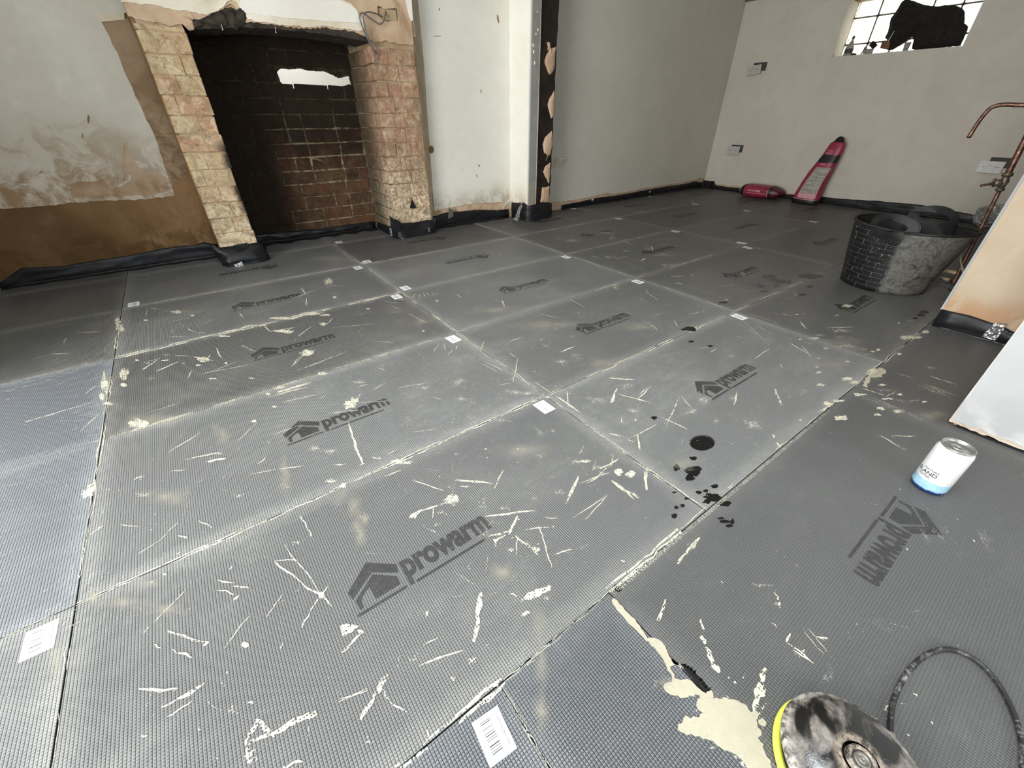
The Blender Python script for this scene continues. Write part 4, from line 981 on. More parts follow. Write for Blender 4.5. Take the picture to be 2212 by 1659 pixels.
hp = [px_(x, y, 3.58) - hc.location for x, y in ((2090, 520), (2079, 540), (2075, 560), (2079, 580), (2083, 600))]
tube('hose', hp, .005, plain('dusty_hose', (.24, .22, .17), .7), hc, 8, 5)
pb = empty('plastic_bag', (5.80, .30, .0), 'crumpled clear plastic wrap on the floor at the foot of the wall behind the pipe', 'plastic wrap')
bm = bmesh.new(); bmesh.ops.create_icosphere(bm, subdivisions=3, radius=1)
for v in bm.verts:
    n_ = 1 + .35 * noise.noise(v.co * 3.1) + .18 * noise.noise(v.co * 8)
    v.co = Vector((v.co.x * .07 * n_ - .01, v.co.y * .10 * n_, max(.0, .09 + v.co.z * .09 * n_)))
s = NT('clear_crumpled_plastic'); q_ = s.pos()
M_clear = s.done((.42, .41, .38), .22, s.bump(s.vor(q_, 26), 1.0, .02), alpha=s.ramp(s.noise(q_, 24, 3), .35, .65, .25, .85), spec=.8)
link('plastic_sheet', bm_mesh(bm), M_clear, pb)

# ================================================================== window sill things
def silh(name, pts, x, th, mat, parent): return plate(name, [(y, z) for y, z in PX(pts, x)], [], fX(x), th, mat, parent)
M_dark = plain('dark_cloth', (.010, .007, .005), .95, var=.5, bump=.8)
XS_ = XR + .10
sz = WZ0 + .002
# cloth bundle: lofted irregular heap
outl = PX([(1921, 58), (1924, 40), (1936, 22), (1948, 4), (1957, -2), (1975, 2), (1995, 10), (2005, 11), (2020, 14), (2040, 11), (2060, 11), (2078, 17), (2084, 25), (2083, 50), (2091, 57), (2087, 72), (2082, 84), (2076, 99), (1985, 108), (1970, 106), (1975, 90), (1972, 82), (1965, 80), (1955, 92), (1935, 104), (1928, 108), (1915, 108), (1918, 88), (1912, 82)], XS_)
cy = sum(p[0] for p in outl) / len(outl); cz = sum(p[1] for p in outl) / len(outl)
hb = empty('cloth_bundle', (XS_, cy, sz), 'big dark cloth bundle heaped on the window sill, blocking the glass blocks', 'cloth')
def puff(outl, depth, mat, parent, name, jit=.006, seedv=0.0):
    cy = sum(p[0] for p in outl) / len(outl); cz = sum(p[1] for p in outl) / len(outl)
    bm = bmesh.new(); rg = ragged(outl, .015, .0018); L_ = parent.location; rings = []
    for k, d in ((.15, -depth), (.55, -depth * .85), (.85, -depth * .5), (1.0, 0), (.85, depth * .4), (.5, depth * .6)):
        rings.append([bm.verts.new(Vector((XS_ + d + jit * noise.noise(Vector((y * 20, z * 20, k * 3 + seedv))), cy + (y - cy) * k, max(sz + .001, cz + (z - cz) * k))) - L_) for y, z in rg])
    for A, B in zip(rings, rings[1:]):
        for i in range(len(A)): bm.faces.new((A[i], A[(i + 1) % len(A)], B[(i + 1) % len(A)], B[i])).smooth = True
    bm.faces.new(rings[0]); bm.faces.new(rings[-1][::-1]); bmesh.ops.recalc_face_normals(bm, faces=bm.faces[:])
    return link(name, bm_mesh(bm), mat, parent)
puff(outl, .055, M_dark, hb, 'folded_cloth', .02)
M_greyp2 = plain('grey_white_plastic', (.30, .29, .26), .5)
# bottle
bt = empty('trigger_bottle', (XS_ - .03, px_(1836, 112, XS_).y, sz), 'pale squeeze bottle with a narrow capped neck in the left corner of the window sill', 'bottle')
bm = bmesh.new(); lathe_bm(bm, [(0, 0), (.030, 0), (.033, .01), (.033, .06), (.026, .085), (.014, .108), (.009, .118), (.009, .128)], 20)
link('bottle_body', bm_mesh(bm), M_greyp2, bt)
bm = bmesh.new(); lathe_bm(bm, [(.011, .126), (.012, .138), (.007, .150), (0, .152)], 14); link('bottle_cap', bm_mesh(bm), M_boxdark, bt)
bm = bmesh.new(); lathe_bm(bm, [(.0337, .02), (.0337, .055)], 20); link('bottle_label', bm_mesh(bm), M_boxdark, bt)
rg_ = empty('rag', (XS_ - .04, px_(1835, 120, XS_).y, sz), 'flat dark rag in the left corner of the window sill', 'rag')
puff([(rg_.location.y + .06 * math.cos(a) + .0, sz + .012 + .012 * math.sin(a)) for a in [i * math.pi / 8 for i in range(16)]], .04, M_dark, rg_, 'rag_cloth', .01, 3)
# mug-like tin with wire handle
tn = empty('paint_tin', (XS_ - .02, px_(1878, 110, XS_).y, sz), 'small pale tin holding dark brushes on the window sill', 'tin')
bm = bmesh.new(); lathe_bm(bm, [(0, 0), (.036, 0), (.038, .04), (.036, .04), (.034, .004)], 20); link('tin_body', bm_mesh(bm), M_greyp2, tn)
bm = bmesh.new(); tube_bm(bm, [(0, .03 * math.cos(a) + .012, .045 + .03 * math.sin(a)) for a in [math.pi * k / 10 for k in range(11)]], .0016, 6); link('wire_handle', bm_mesh(bm), M_boxdark, tn)
for dy, dz, r_ in ((-.012, .085, .4), (-.03, .07, .75)):
    o = box('brush_head', -.006, -.018, -.02, .006, .018, .02, M_dark, tn, .004); o.location = (0, dy, dz - .01); o.rotation_euler.x = r_
sc = empty('scraper', (XS_ - .02, px_(1864, 112, XS_).y, sz), 'upright scraper with a dark wooden handle on the window sill', 'scraper')
o = tube('handle', [(0, 0, .004), (0, .006 - .02, .06)], .006, M_wood, sc, 8, 1); tube('steel_shank', [(0, .004, .0), (-.006, -.006, .035)], .003, M_greyp2, sc, 6, 1)
kn = empty('filling_knife', (XS_ - .075, px_(1918, 105, XS_).y, sz), 'long-bladed knife leaning on the cloth bundle on the sill', 'knife')
bm = bmesh.new()
a = px_(1909, 104, XS_ - .078) - kn.location; b = px_(1932, 67, XS_ - .085) - kn.location
tube_bm(bm, [a, b], [.0028, .0018], 6); link('steel_blade', bm_mesh(bm), M_white, kn)
o = puff(PX([(1907, 106), (1912, 92), (1924, 88), (1930, 92), (1926, 108)], XS_), .008, M_wood, kn, 'knife_handle', .002, 5); o.location.x = -.078
cp = empty('paper_cup', (XS_ - .072, px_(1966, 98, XS_).y, sz), 'pale plastic cup on the sill in front of the dark cloth', 'cup')
bm = bmesh.new(); lathe_bm(bm, [(0, 0), (.018, 0), (.023, .055), (.021, .055), (.016, .004)], 18); link('cup_body', bm_mesh(bm), M_greyp2, cp)
bm = bmesh.new(); lathe_bm(bm, [(.0235, .052), (.025, .055), (.0235, .058)], 18); link('cup_rim', bm_mesh(bm), M_greyp2, cp)

# ================================================================== drink can
def make_can():
    c = Vector((1.757, -.297, .0)) + (pz(2010, 1044) - pz(2022, 1036)); R_, Hc = .0330, .123
    t = empty('drink_can', c + Vector((0, 0, .0008)), 'white drinks can with a blue watercolour base band standing on the boards by the plasterboard', 'can', rz=0)
    s = NT('can_print'); q = s.obj(); Z = s.sep(q)[2]
    n = s.noise(q, 55, 4, .7); n2 = s.noise(q, 160, 3, .7)
    c1 = s.mix(s.ramp(n, .3, .7), (.26, .46, .62), (.40, .62, .76))
    zz = s.math('ADD', Z, s.math('MULTIPLY', s.math('SUBTRACT', n2, .5), .008))
    cc = s.mix(s.ramp(zz, .0085, .0125), (.012, .035, .16), c1)
    cc = s.mix(s.ramp(Z, .0305, .0310), cc, (.64, .64, .625))
    mat = s.done(cc, .33, None, spec=.5)
    alu = plain('brushed_aluminium', (.42, .41, .38), .33, .8, .08, 80)
    bm = bmesh.new(); lathe_bm(bm, [(.024, .003), (.026, 0), (.029, .001), (R_, .009), (R_, .106), (.0318, .111), (.0285, .1175)], 48); link('printed_body', bm_mesh(bm), mat, t)
    bm = bmesh.new(); lathe_bm(bm, [(0, .005), (.024, .003), (.025, 0)], 32); link('domed_bottom', bm_mesh(bm), alu, t)
    bm = bmesh.new(); lathe_bm(bm, [(.0285, .1172), (.0298, .1195), (.0292, .1212), (.0278, .1212), (.0262, .1165), (.0245, .1152), (.0235, .1165), (0, .1168)], 48); link('lid', bm_mesh(bm), alu, t)
    # ring pull and score line
    bm = bmesh.new(); ring = [(.0105 * math.cos(a), .0075 * math.sin(a) - .006, .1195) for a in [2 * math.pi * k / 24 for k in range(24)]]
    tube_bm(bm, ring, .0013, 8, closed=True); box_bm(bm, -.006, -.002, .1182, .006, .003, .1200); tube_bm(bm, [(0, .0, .1165), (0, .0, .1212)], .0024, 10)
    o = link('ring_pull', bm_mesh(bm), alu, t); o.rotation_euler.z = -1.9
    bm = bmesh.new(); sc_ = [(.010 * math.cos(a), .0095 * math.sin(a) + .0105, .1169) for a in [2 * math.pi * k / 24 for k in range(24)]]
    tube_bm(bm, sc_, .0006, 6, closed=True); o = link('mouth_score', bm_mesh(bm), M_greyink, t); o.rotation_euler.z = -1.9
    def wrap(body, size, z, a0, wd, mat):
        m = text_mesh(body, size, .0002, 'RIGHT'); xs = [v.co.x for v in m.vertices]; k = wd / (max(xs) - min(xs)); x1 = max(xs)
        for v in m.vertices:
            a = a0 + (v.co.x - x1) * k / R_
            v.co = Vector(((R_ + .00025) * math.cos(a), (R_ + .00025) * math.sin(a), z + v.co.y))
        link('print', m, mat, t)
    A0 = math.radians(186)
    t.scale = (1.08, 1.08, 1.13)
    wrap('NATURE', .0062, .0575, A0, .030, M_greyink); wrap('ISLAND', .0125, .0485, A0 - .02, .044, M_blackink); wrap('WATER', .0062, .0395, A0 - .30, .026, M_greyink)
make_can()

# ================================================================== cable reel at the lower right
def make_reel():
    c = Vector((.9246, -.3861, .0))
    t = empty('cable_reel', c, 'dusty black domed reel with a lime yellow rim at the lower right corner', 'cable reel')
    s = NT('dusty_black_enamel'); q = s.obj(); Z = s.sep(q)
    n1 = s.noise(q, 11, 4, .5, 1.4); n2 = s.noise(q, 90, 5, .75, .5)
    rad = s.math('SQRT', s.math('ADD', s.math('MULTIPLY', Z[0], Z[0]), s.math('MULTIPLY', Z[1], Z[1])))
    d = s.ramp(n1, .44, .56); c1 = s.mix(s.ramp(n2, .3, .7), (.075, .07, .065), (.30, .26, .22))
    cc = s.mix(s.math('MULTIPLY', d, .85), (.010, .009, .008), c1)
    rim = s.math('MULTIPLY', s.ramp(rad, .076, .088), s.ramp(n2, .40, .62)); cc = s.mix(s.math('MULTIPLY', rim, .8), cc, (.62, .58, .52))
    hubd = s.math('MULTIPLY', s.ramp(rad, .024, .036, 1, 0), s.ramp(n2, .35, .6)); cc = s.mix(s.math('MULTIPLY', hubd, .8), cc, (.40, .33, .26))
    cc = s.mix(s.ramp(n2, .69, .74), cc, (.75, .72, .66))
    mat = s.done(cc, s.math('ADD', .13, s.math('MULTIPLY', d, .5)), s.bump(n2, .25, .002), spec=.6)
    bm = bmesh.new(); lathe_bm(bm, [(.078, .030), (.0865, .034), (.0885, .040), (.0870, .0445), (.080, .050), (.065, .057), (.045, .062), (.030, .0640), (.022, .0645)], 72); link('domed_cover', bm_mesh(bm), mat, t)
    bm = bmesh.new(); lathe_bm(bm, [(.0185, .0638), (.018, .068), (.0165, .070), (.0125, .070), (.0118, .068), (.0112, .0665)], 40); link('hub_collar', bm_mesh(bm), mat, t)
    bm = bmesh.new(); lathe_bm(bm, [(.0110, .065), (.0098, .0665), (.0096, .0695), (.0068, .0705), (.0064, .069), (.0036, .069), (.0032, .0705), (.0020, .0705), (.0016, .067), (0, .067)], 32)
    link('centre_cap', bm_mesh(bm), plain('grey_hub_cap', (.20, .185, .16), .4, .4, .3, 120), t)
    bm = bmesh.new(); lathe_bm(bm, [(.0116, .0672), (.0107, .0690), (.0100, .0672)], 32); link('rubber_ring', bm_mesh(bm), M_blackink, t)
    bm = bmesh.new(); lathe_bm(bm, [(0, .012), (.060, .012), (.062, .034), (.0, .034)], 40); link('drum', bm_mesh(bm), M_blackink, t)
    bm = bmesh.new(); lathe_bm(bm, [(0, .006), (.080, .006), (.083, .012), (.07, .014), (0, .014)], 60); link('lower_plate', bm_mesh(bm), M_blackink, t)
    M_lime = plain('lime_yellow_plastic', (.72, .80, .10), .38, var=.12, scale=40)
    bm = bmesh.new(); n_ = 80
    tube_bm(bm, [(.005 + .0935 * math.cos(2 * math.pi * k / n_), -.009 + .0935 * math.sin(2 * math.pi * k / n_), .009) for k in range(n_)], .0062, 12, closed=True)
    link('yellow_rim', bm_mesh(bm), M_lime, t)
    # moulded screw boss with a hole near the edge
    p = pz(1774, 1556 - 8, .056) - c
    p = pz(1743, 1521, .049) - c
    bm = bmesh.new(); lathe_bm(bm, [(.0065, 0), (.0055, .0035), (.0035, .0038), (.0028, .001)], 20); o = link('screw_boss', bm_mesh(bm), mat, t, loc=(p.x, p.y, .0475))
    bm = bmesh.new(); lathe_bm(bm, [(0, .0028), (.0033, .0028)], 16); o = link('screw_hole', bm_mesh(bm), M_blackink, t, loc=(p.x, p.y, .0475))
make_reel()
cabm = NT('dusty_rubber_cable'); s = cabm; q_ = s.pos()
cabm = s.done(s.mix(s.ramp(s.noise(q_, 55, 5, .8, .4), .50, .72), (.012, .012, .012), (.30, .29, .27)), .5, s.bump(s.noise(q_, 200, 3), .3, .001))
cr = empty('rubber_cable', (1.1, -.42, 0), 'black rubber cable looping over the boards to the right of the reel, dusted white', 'cable')
pts = [pz(x, y, .006) - cr.location for x, y in ((1900, 1640), (1921, 1595), (1924, 1560), (1929, 1520), (1945, 1478), (1968, 1443), (2000, 1415), (2038, 1402), (2080, 1410), (2120, 1435), (2155, 1475), (2185, 1530), (2205, 1590), (2210, 1640), (2208, 1700))]
tube('cable', pts, .0039, cabm, cr, 10, 8)
tube('cable_gland', [pts[0], pts[1], pts[1].lerp(pts[2], .3)], .0068, plain('gland_grey', (.16, .15, .13), .6), cr, 10, 2)

for o in bpy.data.objects:
    if o.parent is None:
        n = o.name.split('.')[0]
        g = {'wall_socket': 'loose socket plates on the window wall', 'adhesive_bag': 'maroon adhesive bags by the window wall', 'capped_copper_pipe': 'short capped copper tails', 'damp_proof_membrane': 'black membrane upstands round the room'}.get(n)
        if g: o['group'] = g
# ================================================================== dried adhesive on the boards
class Marks:
    def __init__(s): s.bm = bmesh.new(); s.z = .0006; s.i = 0; s.fl = s.bm.verts.layers.float.new('fade')
    def poly(s, pts, dz=0, fan=True):
        """filled outline; the fade attribute runs 1 at the middle to 0 at the rim"""
        if len(pts) < 8:
            f = s.bm.faces.new([s.bm.verts.new((x, y, s.z + dz)) for x, y in pts])
            for v in f.verts: v[s.fl] = .8
            return
        if fan:
            cx = sum(p[0] for p in pts) / len(pts); cy = sum(p[1] for p in pts) / len(pts)
            c = s.bm.verts.new((cx, cy, s.z + dz)); c[s.fl] = 1.0; vs = [s.bm.verts.new((x, y, s.z + dz)) for x, y in pts]
            for i in range(len(vs)): s.bm.faces.new((c, vs[i], vs[(i + 1) % len(vs)]))
        else:
            f = s.bm.faces.new([s.bm.verts.new((x, y, s.z + dz)) for x, y in pts])
            for v in f.verts: v[s.fl] = 1.0
    def streak(s, a, b, w, curve=0.0):
        """tapered, wobbly stroke between two floor points, w = width in metres"""
        a, b = Vector(a[:2]), Vector(b[:2]); d = b - a; L = d.length
        if L < 1e-4: return
        n = Vector((-d.y, d.x)) / L; m = max(4, min(26, int(L / .006))); up, dn = [], []
        w *= .82; s.i += 1; sd = s.i * 3.7; s.z = .00055 + (s.i % 40) * .000012
        for k in range(m + 1):
            f = k / m; ww = w * .5 * (math.sin(math.pi * min(max(f, .04), .96)) ** .45) * (.65 + .7 * abs(noise.noise(Vector((f * L * 45, sd, 0)))) + .25 * random.random())
            c = a + d * f + n * (noise.noise(Vector((f * 2.3, sd, 4))) * .004 + curve * math.sin(math.pi * f) * L)
            up.append(c + n * ww); dn.append(c - n * ww * (.7 + .6 * random.random()))
        for k in range(m): s.poly([up[k], up[k + 1], dn[k + 1], dn[k]])
    def blob(s, c, rx, ry, rot=0.0, rag=.25, n=22):
        s.i += 1; s.z = .00055 + (s.i % 40) * .000012; sd = s.i * 1.9; pts = []
        for k in range(n):
            a = 2 * math.pi * k / n; r = 1 + rag * (noise.noise(Vector((math.cos(a) * 1.6, math.sin(a) * 1.6, sd))) * 1.6 + random.uniform(-.3, .3))
            x, y = rx * math.cos(a) * r, ry * math.sin(a) * r
            pts.append((c[0] + x * math.cos(rot) - y * math.sin(rot), c[1] + x * math.sin(rot) + y * math.cos(rot)))
        s.poly(pts)
    def build(s, name, mat, **k): return link(name, bm_mesh(s.bm), mat, floor, kind='stuff', **k)
A_, T_, HZ, WT, SO = Marks(), Marks(), Marks(), Marks(), Marks()
HZ.z = .0003
def F(ox, oy, sc): return lambda x, y: (lambda p: (p.x, p.y))(pz(ox + x / sc, oy + y / sc))
def many(M, f, data):
    for d in data:
        x1, y1, x2, y2, w_ = d[:5]; M.streak(f(x1, y1), f(x2, y2), w_ * .001, d[5] if len(d) > 5 else 0)
def blobs(M, f, data, rag=.35):
    for d in data:
        x, y, rx, ry = d[:4]      # radii in crop px, converted through the floor
        c = f(x, y); ex = f(x + rx, y); ey = f(x, y + ry)
        vx = Vector((ex[0] - c[0], ex[1] - c[1])); vy = Vector((ey[0] - c[0], ey[1] - c[1]))
        if rx < 1: continue
        M.i += 1; M.z = .00055 + (M.i % 40) * .000012; sd = M.i * 1.9; pts = []; n = 26
        for k in range(n):
            a = 2 * math.pi * k / n; r = 1 + rag * (noise.noise(Vector((math.cos(a) * 1.5, math.sin(a) * 1.5, sd))) * 1.6 + random.uniform(-.25, .25))
            q = Vector(c) + vx * math.cos(a) * r + vy * math.sin(a) * r; pts.append((q.x, q.y))
        M.poly(pts)
c6, c7, c8 = F(0, 550, 2.7657), F(600, 500, 2.765), F(1200, 450, 2.1858)
cA, cB, cC = F(0, 1100, 2.765), F(650, 1000, 2.5175), F(1300, 1000, 2.4254)
cD, cE, cP = F(1220, 360, 4.096), F(1560, 600, 4.424), F(0, 0, 1)
many(A_, c6, [(460, 467, 605, 460, 5), (315, 592, 415, 590, 5), (150, 1000, 560, 880, 5), (145, 1002, 330, 950, 7), (505, 836, 570, 785, 5), (480, 1058, 592, 952, 4),
    (850, 690, 940, 630, 10), (930, 700, 1070, 640, 9), (960, 635, 1010, 630, 14), (880, 640, 960, 620, 6), (1155, 610, 1270, 635, 9), (1040, 605, 1150, 606, 3), (1200, 715, 1500, 655, 5), (1640, 335, 1000, 335, 0.01),
    (1010, 405, 1150, 375, 4), (1175, 425, 1280, 388, 4), (870, 370, 880, 322, 4), (885, 318, 950, 330, 5), (1800, 205, 1830, 240, 6), (1720, 270, 1880, 215, 5), (1830, 258, 1835, 300, 5),
    (1120, 440, 1160, 462, 5), (1165, 465, 1235, 468, 4), (1020, 492, 1120, 492, 4), (880, 945, 1070, 890, 4), (1000, 1188, 1200, 1065, 5), (1110, 1225, 1320, 1180, 7), (1230, 1240, 1350, 1218, 12),
    (1740, 670, 1790, 610, 4), (1780, 690, 1936, 640, 4), (1590, 855, 1850, 790, 5), (1650, 830, 1860, 770, 7), (1690, 885, 1930, 828, 4), (1630, 1078, 1810, 1018, 4),
    (1430, 350, 1455, 380, 5), (1260, 700, 1420, 640, 4), (1440, 545, 1530, 580, 6), (1820, 600, 1880, 570, 9), (1860, 360, 1936, 345, 8), (380, 530, 395, 500, 5), (270, 448, 430, 410, 4), (200, 625, 320, 590, 3),
    (1420, 370, 1640, 320, 3), (1680, 465, 1750, 440, 6), (1780, 490, 1860, 430, 4), (1610, 460, 1760, 435, 6), (1580, 430, 1620, 460, 6), (1290, 560, 1330, 620, 5), (1230, 640, 1260, 590, 4), (1120, 740, 1150, 690, 4),
    (1540, 1250, 1590, 1215, 5), (1500, 1310, 1700, 1275, 3), (1700, 1280, 1810, 1262, 3), (1420, 1115, 1540, 1000, 3), (800, 1350, 850, 1320, 5), (1020, 1295, 1110, 1288, 3), (550, 270, 760, 150, .01)])
blobs(A_, c6, [(703, 410, 14, 38), (728, 440, 18, 20), (870, 392, 14, 6), (740, 715, 22, 38), (740, 700, 30, 14), (650, 890, 40, 8), (1187, 662, 18, 5), (1220, 628, 40, 14), (820, 632, 12, 5), (1270, 742, 20, 5), (1350, 648, 10, 8), (1500, 740, 14, 5), (1600, 835, 14, 9), (1640, 910, 14, 7), (1520, 997, 14, 8),
    (830, 1010, 60, 30), (740, 780, 20, 12), (1060, 345, 30, 10), (1150, 365, 14, 5), (1660, 795, 40, 9), (1535, 425, 60, 8), (1700, 380, 90, 8), (1860, 355, 50, 9), (1930, 415, 22, 8), (1340, 488, 40, 5)])
blobs(T_, c6, [(910, 740, 50, 26), (880, 648, 60, 12), (1100, 650, 40, 6), (860, 1440, 90, 34), (1310, 1190, 80, 12), (970, 1350, 35, 12), (1430, 1440, 80, 20), (1350, 1410, 40, 14), (830, 1330, 50, 10), (640, 1400, 40, 14), (1600, 1130, 60, 30), (700, 520, 60, 14), (1000, 600, 80, 14)])
blobs(A_, c6, [(625, 770, 18, 65), (610, 850, 12, 30), (540, 1410, 22, 40), (560, 1380, 14, 40), (515, 1430, 30, 25), (760, 700, 14, 16)], .4)
blobs(HZ, c6, [(640, 780, 40, 120), (560, 1400, 50, 60), (1340, 1080, 70, 60), (1290, 1040, 40, 40), (960, 990, 200, 50), (820, 1000, 120, 60), (1000, 1450, 200, 60), (1700, 1290, 40, 120), (1100, 340, 160, 20)], .3)
many(A_, c7, [(50, 1650, 60, 1640, .1), (800, 398, 830, 365, 4), (845, 372, 850, 398, 4), (870, 368, 880, 390, 4), (890, 365, 905, 385, 4), (915, 362, 935, 380, 4), (940, 366, 955, 374, 4), (810, 402, 960, 378, 2),
    (140, 335, 165, 368, 5), (100, 405, 225, 345, 4), (165, 425, 175, 445, 4), (250, 328, 395, 325, 4), (275, 295, 375, 278, 4), (1060, 370, 1100, 398, 5), (1340, 412, 1355, 450, 8), (1280, 250, 1295, 235, 6), (1305, 125, 1335, 145, 5),
    (580, 655, 690, 665, 3), (600, 470, 640, 415, .1), (640, 420, 725, 428, 4), (665, 440, 725, 462, 4), (670, 485, 740, 480, 3), (780, 490, 885, 545, 4), (690, 408, 790, 405, 4), (480, 430, 580, 425, 3), (440, 390, 500, 370, 3),
    (115, 830, 415, 718, 4), (75, 810, 205, 700, 4), (120, 630, 210, 560, 4), (290, 560, 330, 520, 4), (330, 575, 580, 552, 3), (200, 640, 330, 570, .1), (0, 960, 200, 900, 12), (0, 972, 140, 935, 6), (30, 1018, 280, 962, 4), (230, 1005, 300, 975, 3),
    (1020, 742, 1045, 700, 3), (1065, 705, 1072, 682, 5), (990, 665, 1005, 715, 3), (930, 722, 960, 670, 3), (1210, 720, 1235, 655, 4), (1240, 780, 1345, 830, 4), (1220, 790, 1310, 838, 3), (1420, 850, 1430, 755, 5), (1380, 725, 1420, 750, 4), (1350, 890, 1410, 880, 3), (1405, 900, 1412, 860, 4), (1310, 920, 1400, 905, 3),
    (1380, 660, 1460, 632, 5), (1695, 720, 1770, 688, 6), (1570, 655, 1580, 640, 4), (1580, 670, 1625, 695, 3), (1560, 490, 1680, 520, 4), (1740, 405, 1830, 452, 5), (2000, 320, 2030, 350, 5), (2200, 345, 2210, 370, 4),
    (720, 935, 890, 905, 4), (600, 815, 640, 830, 4), (440, 900, 530, 905, 4), (470, 935, 540, 912, 4), (570, 950, 640, 900, 4), (800, 1200, 960, 1178, 3), (920, 990, 980, 1005, 3), (1540, 905, 1640, 970, 4), (1680, 990, 1805, 1082, 5), (1730, 950, 1735, 1050, 3),
    (1450, 1065, 1490, 1020, 3), (1480, 1025, 1550, 1010, 3), (1515, 1020, 1525, 990, 3), (1980, 875, 2130, 888, 6), (2035, 975, 2180, 1015, 5), (2155, 975, 2212, 930, 4), (1990, 1025, 2010, 965, 8), (1880, 430, 2130, 430, .1), (2050, 1110, 2060, 1145, 5), (2150, 1210, 2160, 1310, 4), (1980, 1205, 2050, 1225, 4), (2085, 1245, 2130, 1255, 4),
    (425, 1140, 450, 1240, 7), (450, 1230, 480, 1330, 9), (475, 1310, 510, 1390, 8), (490, 1395, 520, 1385, 5), (300, 1085, 480, 1070, 4), (440, 1050, 495, 970, 5), (480, 1025, 660, 1012, 3), (650, 1460, 735, 1425, 5), (560, 1345, 620, 1360, 5), (20, 1420, 160, 1400, 3), (340, 1395, 410, 1390, 5), (660, 1330, 720, 1300, 4),
    (1060, 1485, 1280, 1505, 4), (1290, 1540, 1345, 1430, 4), (1740, 1590, 1795, 1470, 6), (1850, 1510, 1955, 1430, 3), (1925, 1420, 2035, 1358, 4), (1880, 1430, 1900, 1370, 3), (1800, 1330, 1830, 1280, 3), (1990, 1485, 2050, 1540, 6), (2050, 1540, 2150, 1590, 7), (2190, 1430, 2205, 1550, 4), (1730, 1360, 1750, 1350, 3), (1980, 1340, 2000, 1330, 3)])
blobs(A_, c7, [(430, 1038, 40, 24), (455, 1010, 24, 20), (300, 298, 24, 18), (180, 725, 40, 18), (285, 500, 30, 8), (210, 490, 50, 7), (270, 850, 30, 8), (395, 1520, 20, 14), (870, 595, 10, 4), (340, 393, 12, 6), (540, 462, 12, 4), (950, 415, 10, 5), (510, 188, 26, 7), (1240, 1300, 7, 5), (1435, 1300, 6, 5), (1840, 1375, 24, 8), (2110, 1450, 26, 20), (2035, 1435, 24, 14), (1045, 1600, 40, 30), (1170, 340, .1, .1), (20, 595, 40, 8), (60, 600, 40, 8), (750, 1380, 60, 10), (720, 1370, 40, 9)], .35)
blobs(T_, c7, [(1040, 1540, 50, 44), (1225, 1620, 60, 50), (290, 1310, 120, 26), (220, 1300, 50, 30), (600, 1355, 35, 20), (500, 900, 60, 26), (1650, 1470, 60, 20), (1770, 740, 70, 24), (1560, 1340, 60, 30), (1330, 1130, 90, 20), (1080, 905, 120, 40), (2080, 920, 60, 40), (1640, 1190, 60, 22), (1930, 1410, 90, 30), (1490, 970, 90, 20), (1060, 1330, 30, 12), (60, 1530, 30, 12), (330, 1490, 34, 12), (1600, 590, .1, .1), (1700, 780, 120, 30), (870, 940, 70, 30), (700, 1010, .1, .1), (1090, 1000, 60, 30), (1400, 960, 110, 30)], .4)
blobs(HZ, c7, [(300, 300, 40, 24), (380, 1590, 110, 60), (40, 1500, 60, 90), (1600, 560, 260, 40), (1950, 790, 180, 40), (1300, 470, 200, 40), (300, 160, 180, 20), (850, 540, 60, 40), (1480, 1310, 200, 60)], .3)
many(A_, c8, [(255, 803, 375, 812, 7), (300, 880, 450, 918, 6), (390, 905, 450, 840, 5), (265, 922, 290, 850, 8), (0, 885, 110, 962, 6), (55, 870, 60, 930, 4), (525, 1030, 585, 890, 5), (590, 885, 650, 950, 4), (845, 930, 860, 870, 6), (1035, 855, 1068, 930, 9), (940, 710, 1010, 665, 5), (860, 505, 1015, 655, 3), (1070, 500, 1120, 508, 4), (1110, 640, 1200, 692, 5), (1160, 540, 1180, 570, 4),
    (25, 680, 90, 652, 6), (560, 530, 575, 560, 5), (435, 400, 485, 435, 4), (430, 535, 480, 575, 4), (735, 680, 760, 662, 6), (690, 665, 725, 655, 3), (505, 425, 510, 400, .1), (885, 395, 990, 385, 3), (640, 500, 680, 490, 4), (510, 990, 620, 1045, 7), (345, 1090, 480, 1020, 4), (385, 1065, 400, 1140, 5), (255, 1065, 340, 1080, 4), (430, 1230, 435, 1330, 5), (415, 1225, 435, 1235, 4), (270, 1290, 330, 1340, 8), (330, 1330, 395, 1370, 8), (60, 1360, 110, 1265, 6), (215, 1230, 300, 1185, 4), (110, 1300, 250, 1250, 3), (265, 1215, 270, 1160, 3), (140, 1470, 245, 1355, 3),
    (1025, 1068, 1035, 1085, 6), (1045, 1105, 1060, 1130, 7), (1525, 1070, 1655, 1142, 5), (1585, 1078, 1705, 1075, 4), (1450, 850, 1550, 885, 5), (1770, 795, 1900, 835, 4), (1740, 835, 1890, 885, 4), (1700, 840, 1870, 895, 3), (1560, 890, 1600, 870, 3), (1500, 895, 1740, 1000, 3), (440, 245, 450, 180, .1), (415, 245, 425, 238, 5), (450, 180, 462, 205, 5), (400, 170, 460, 188, 3)])
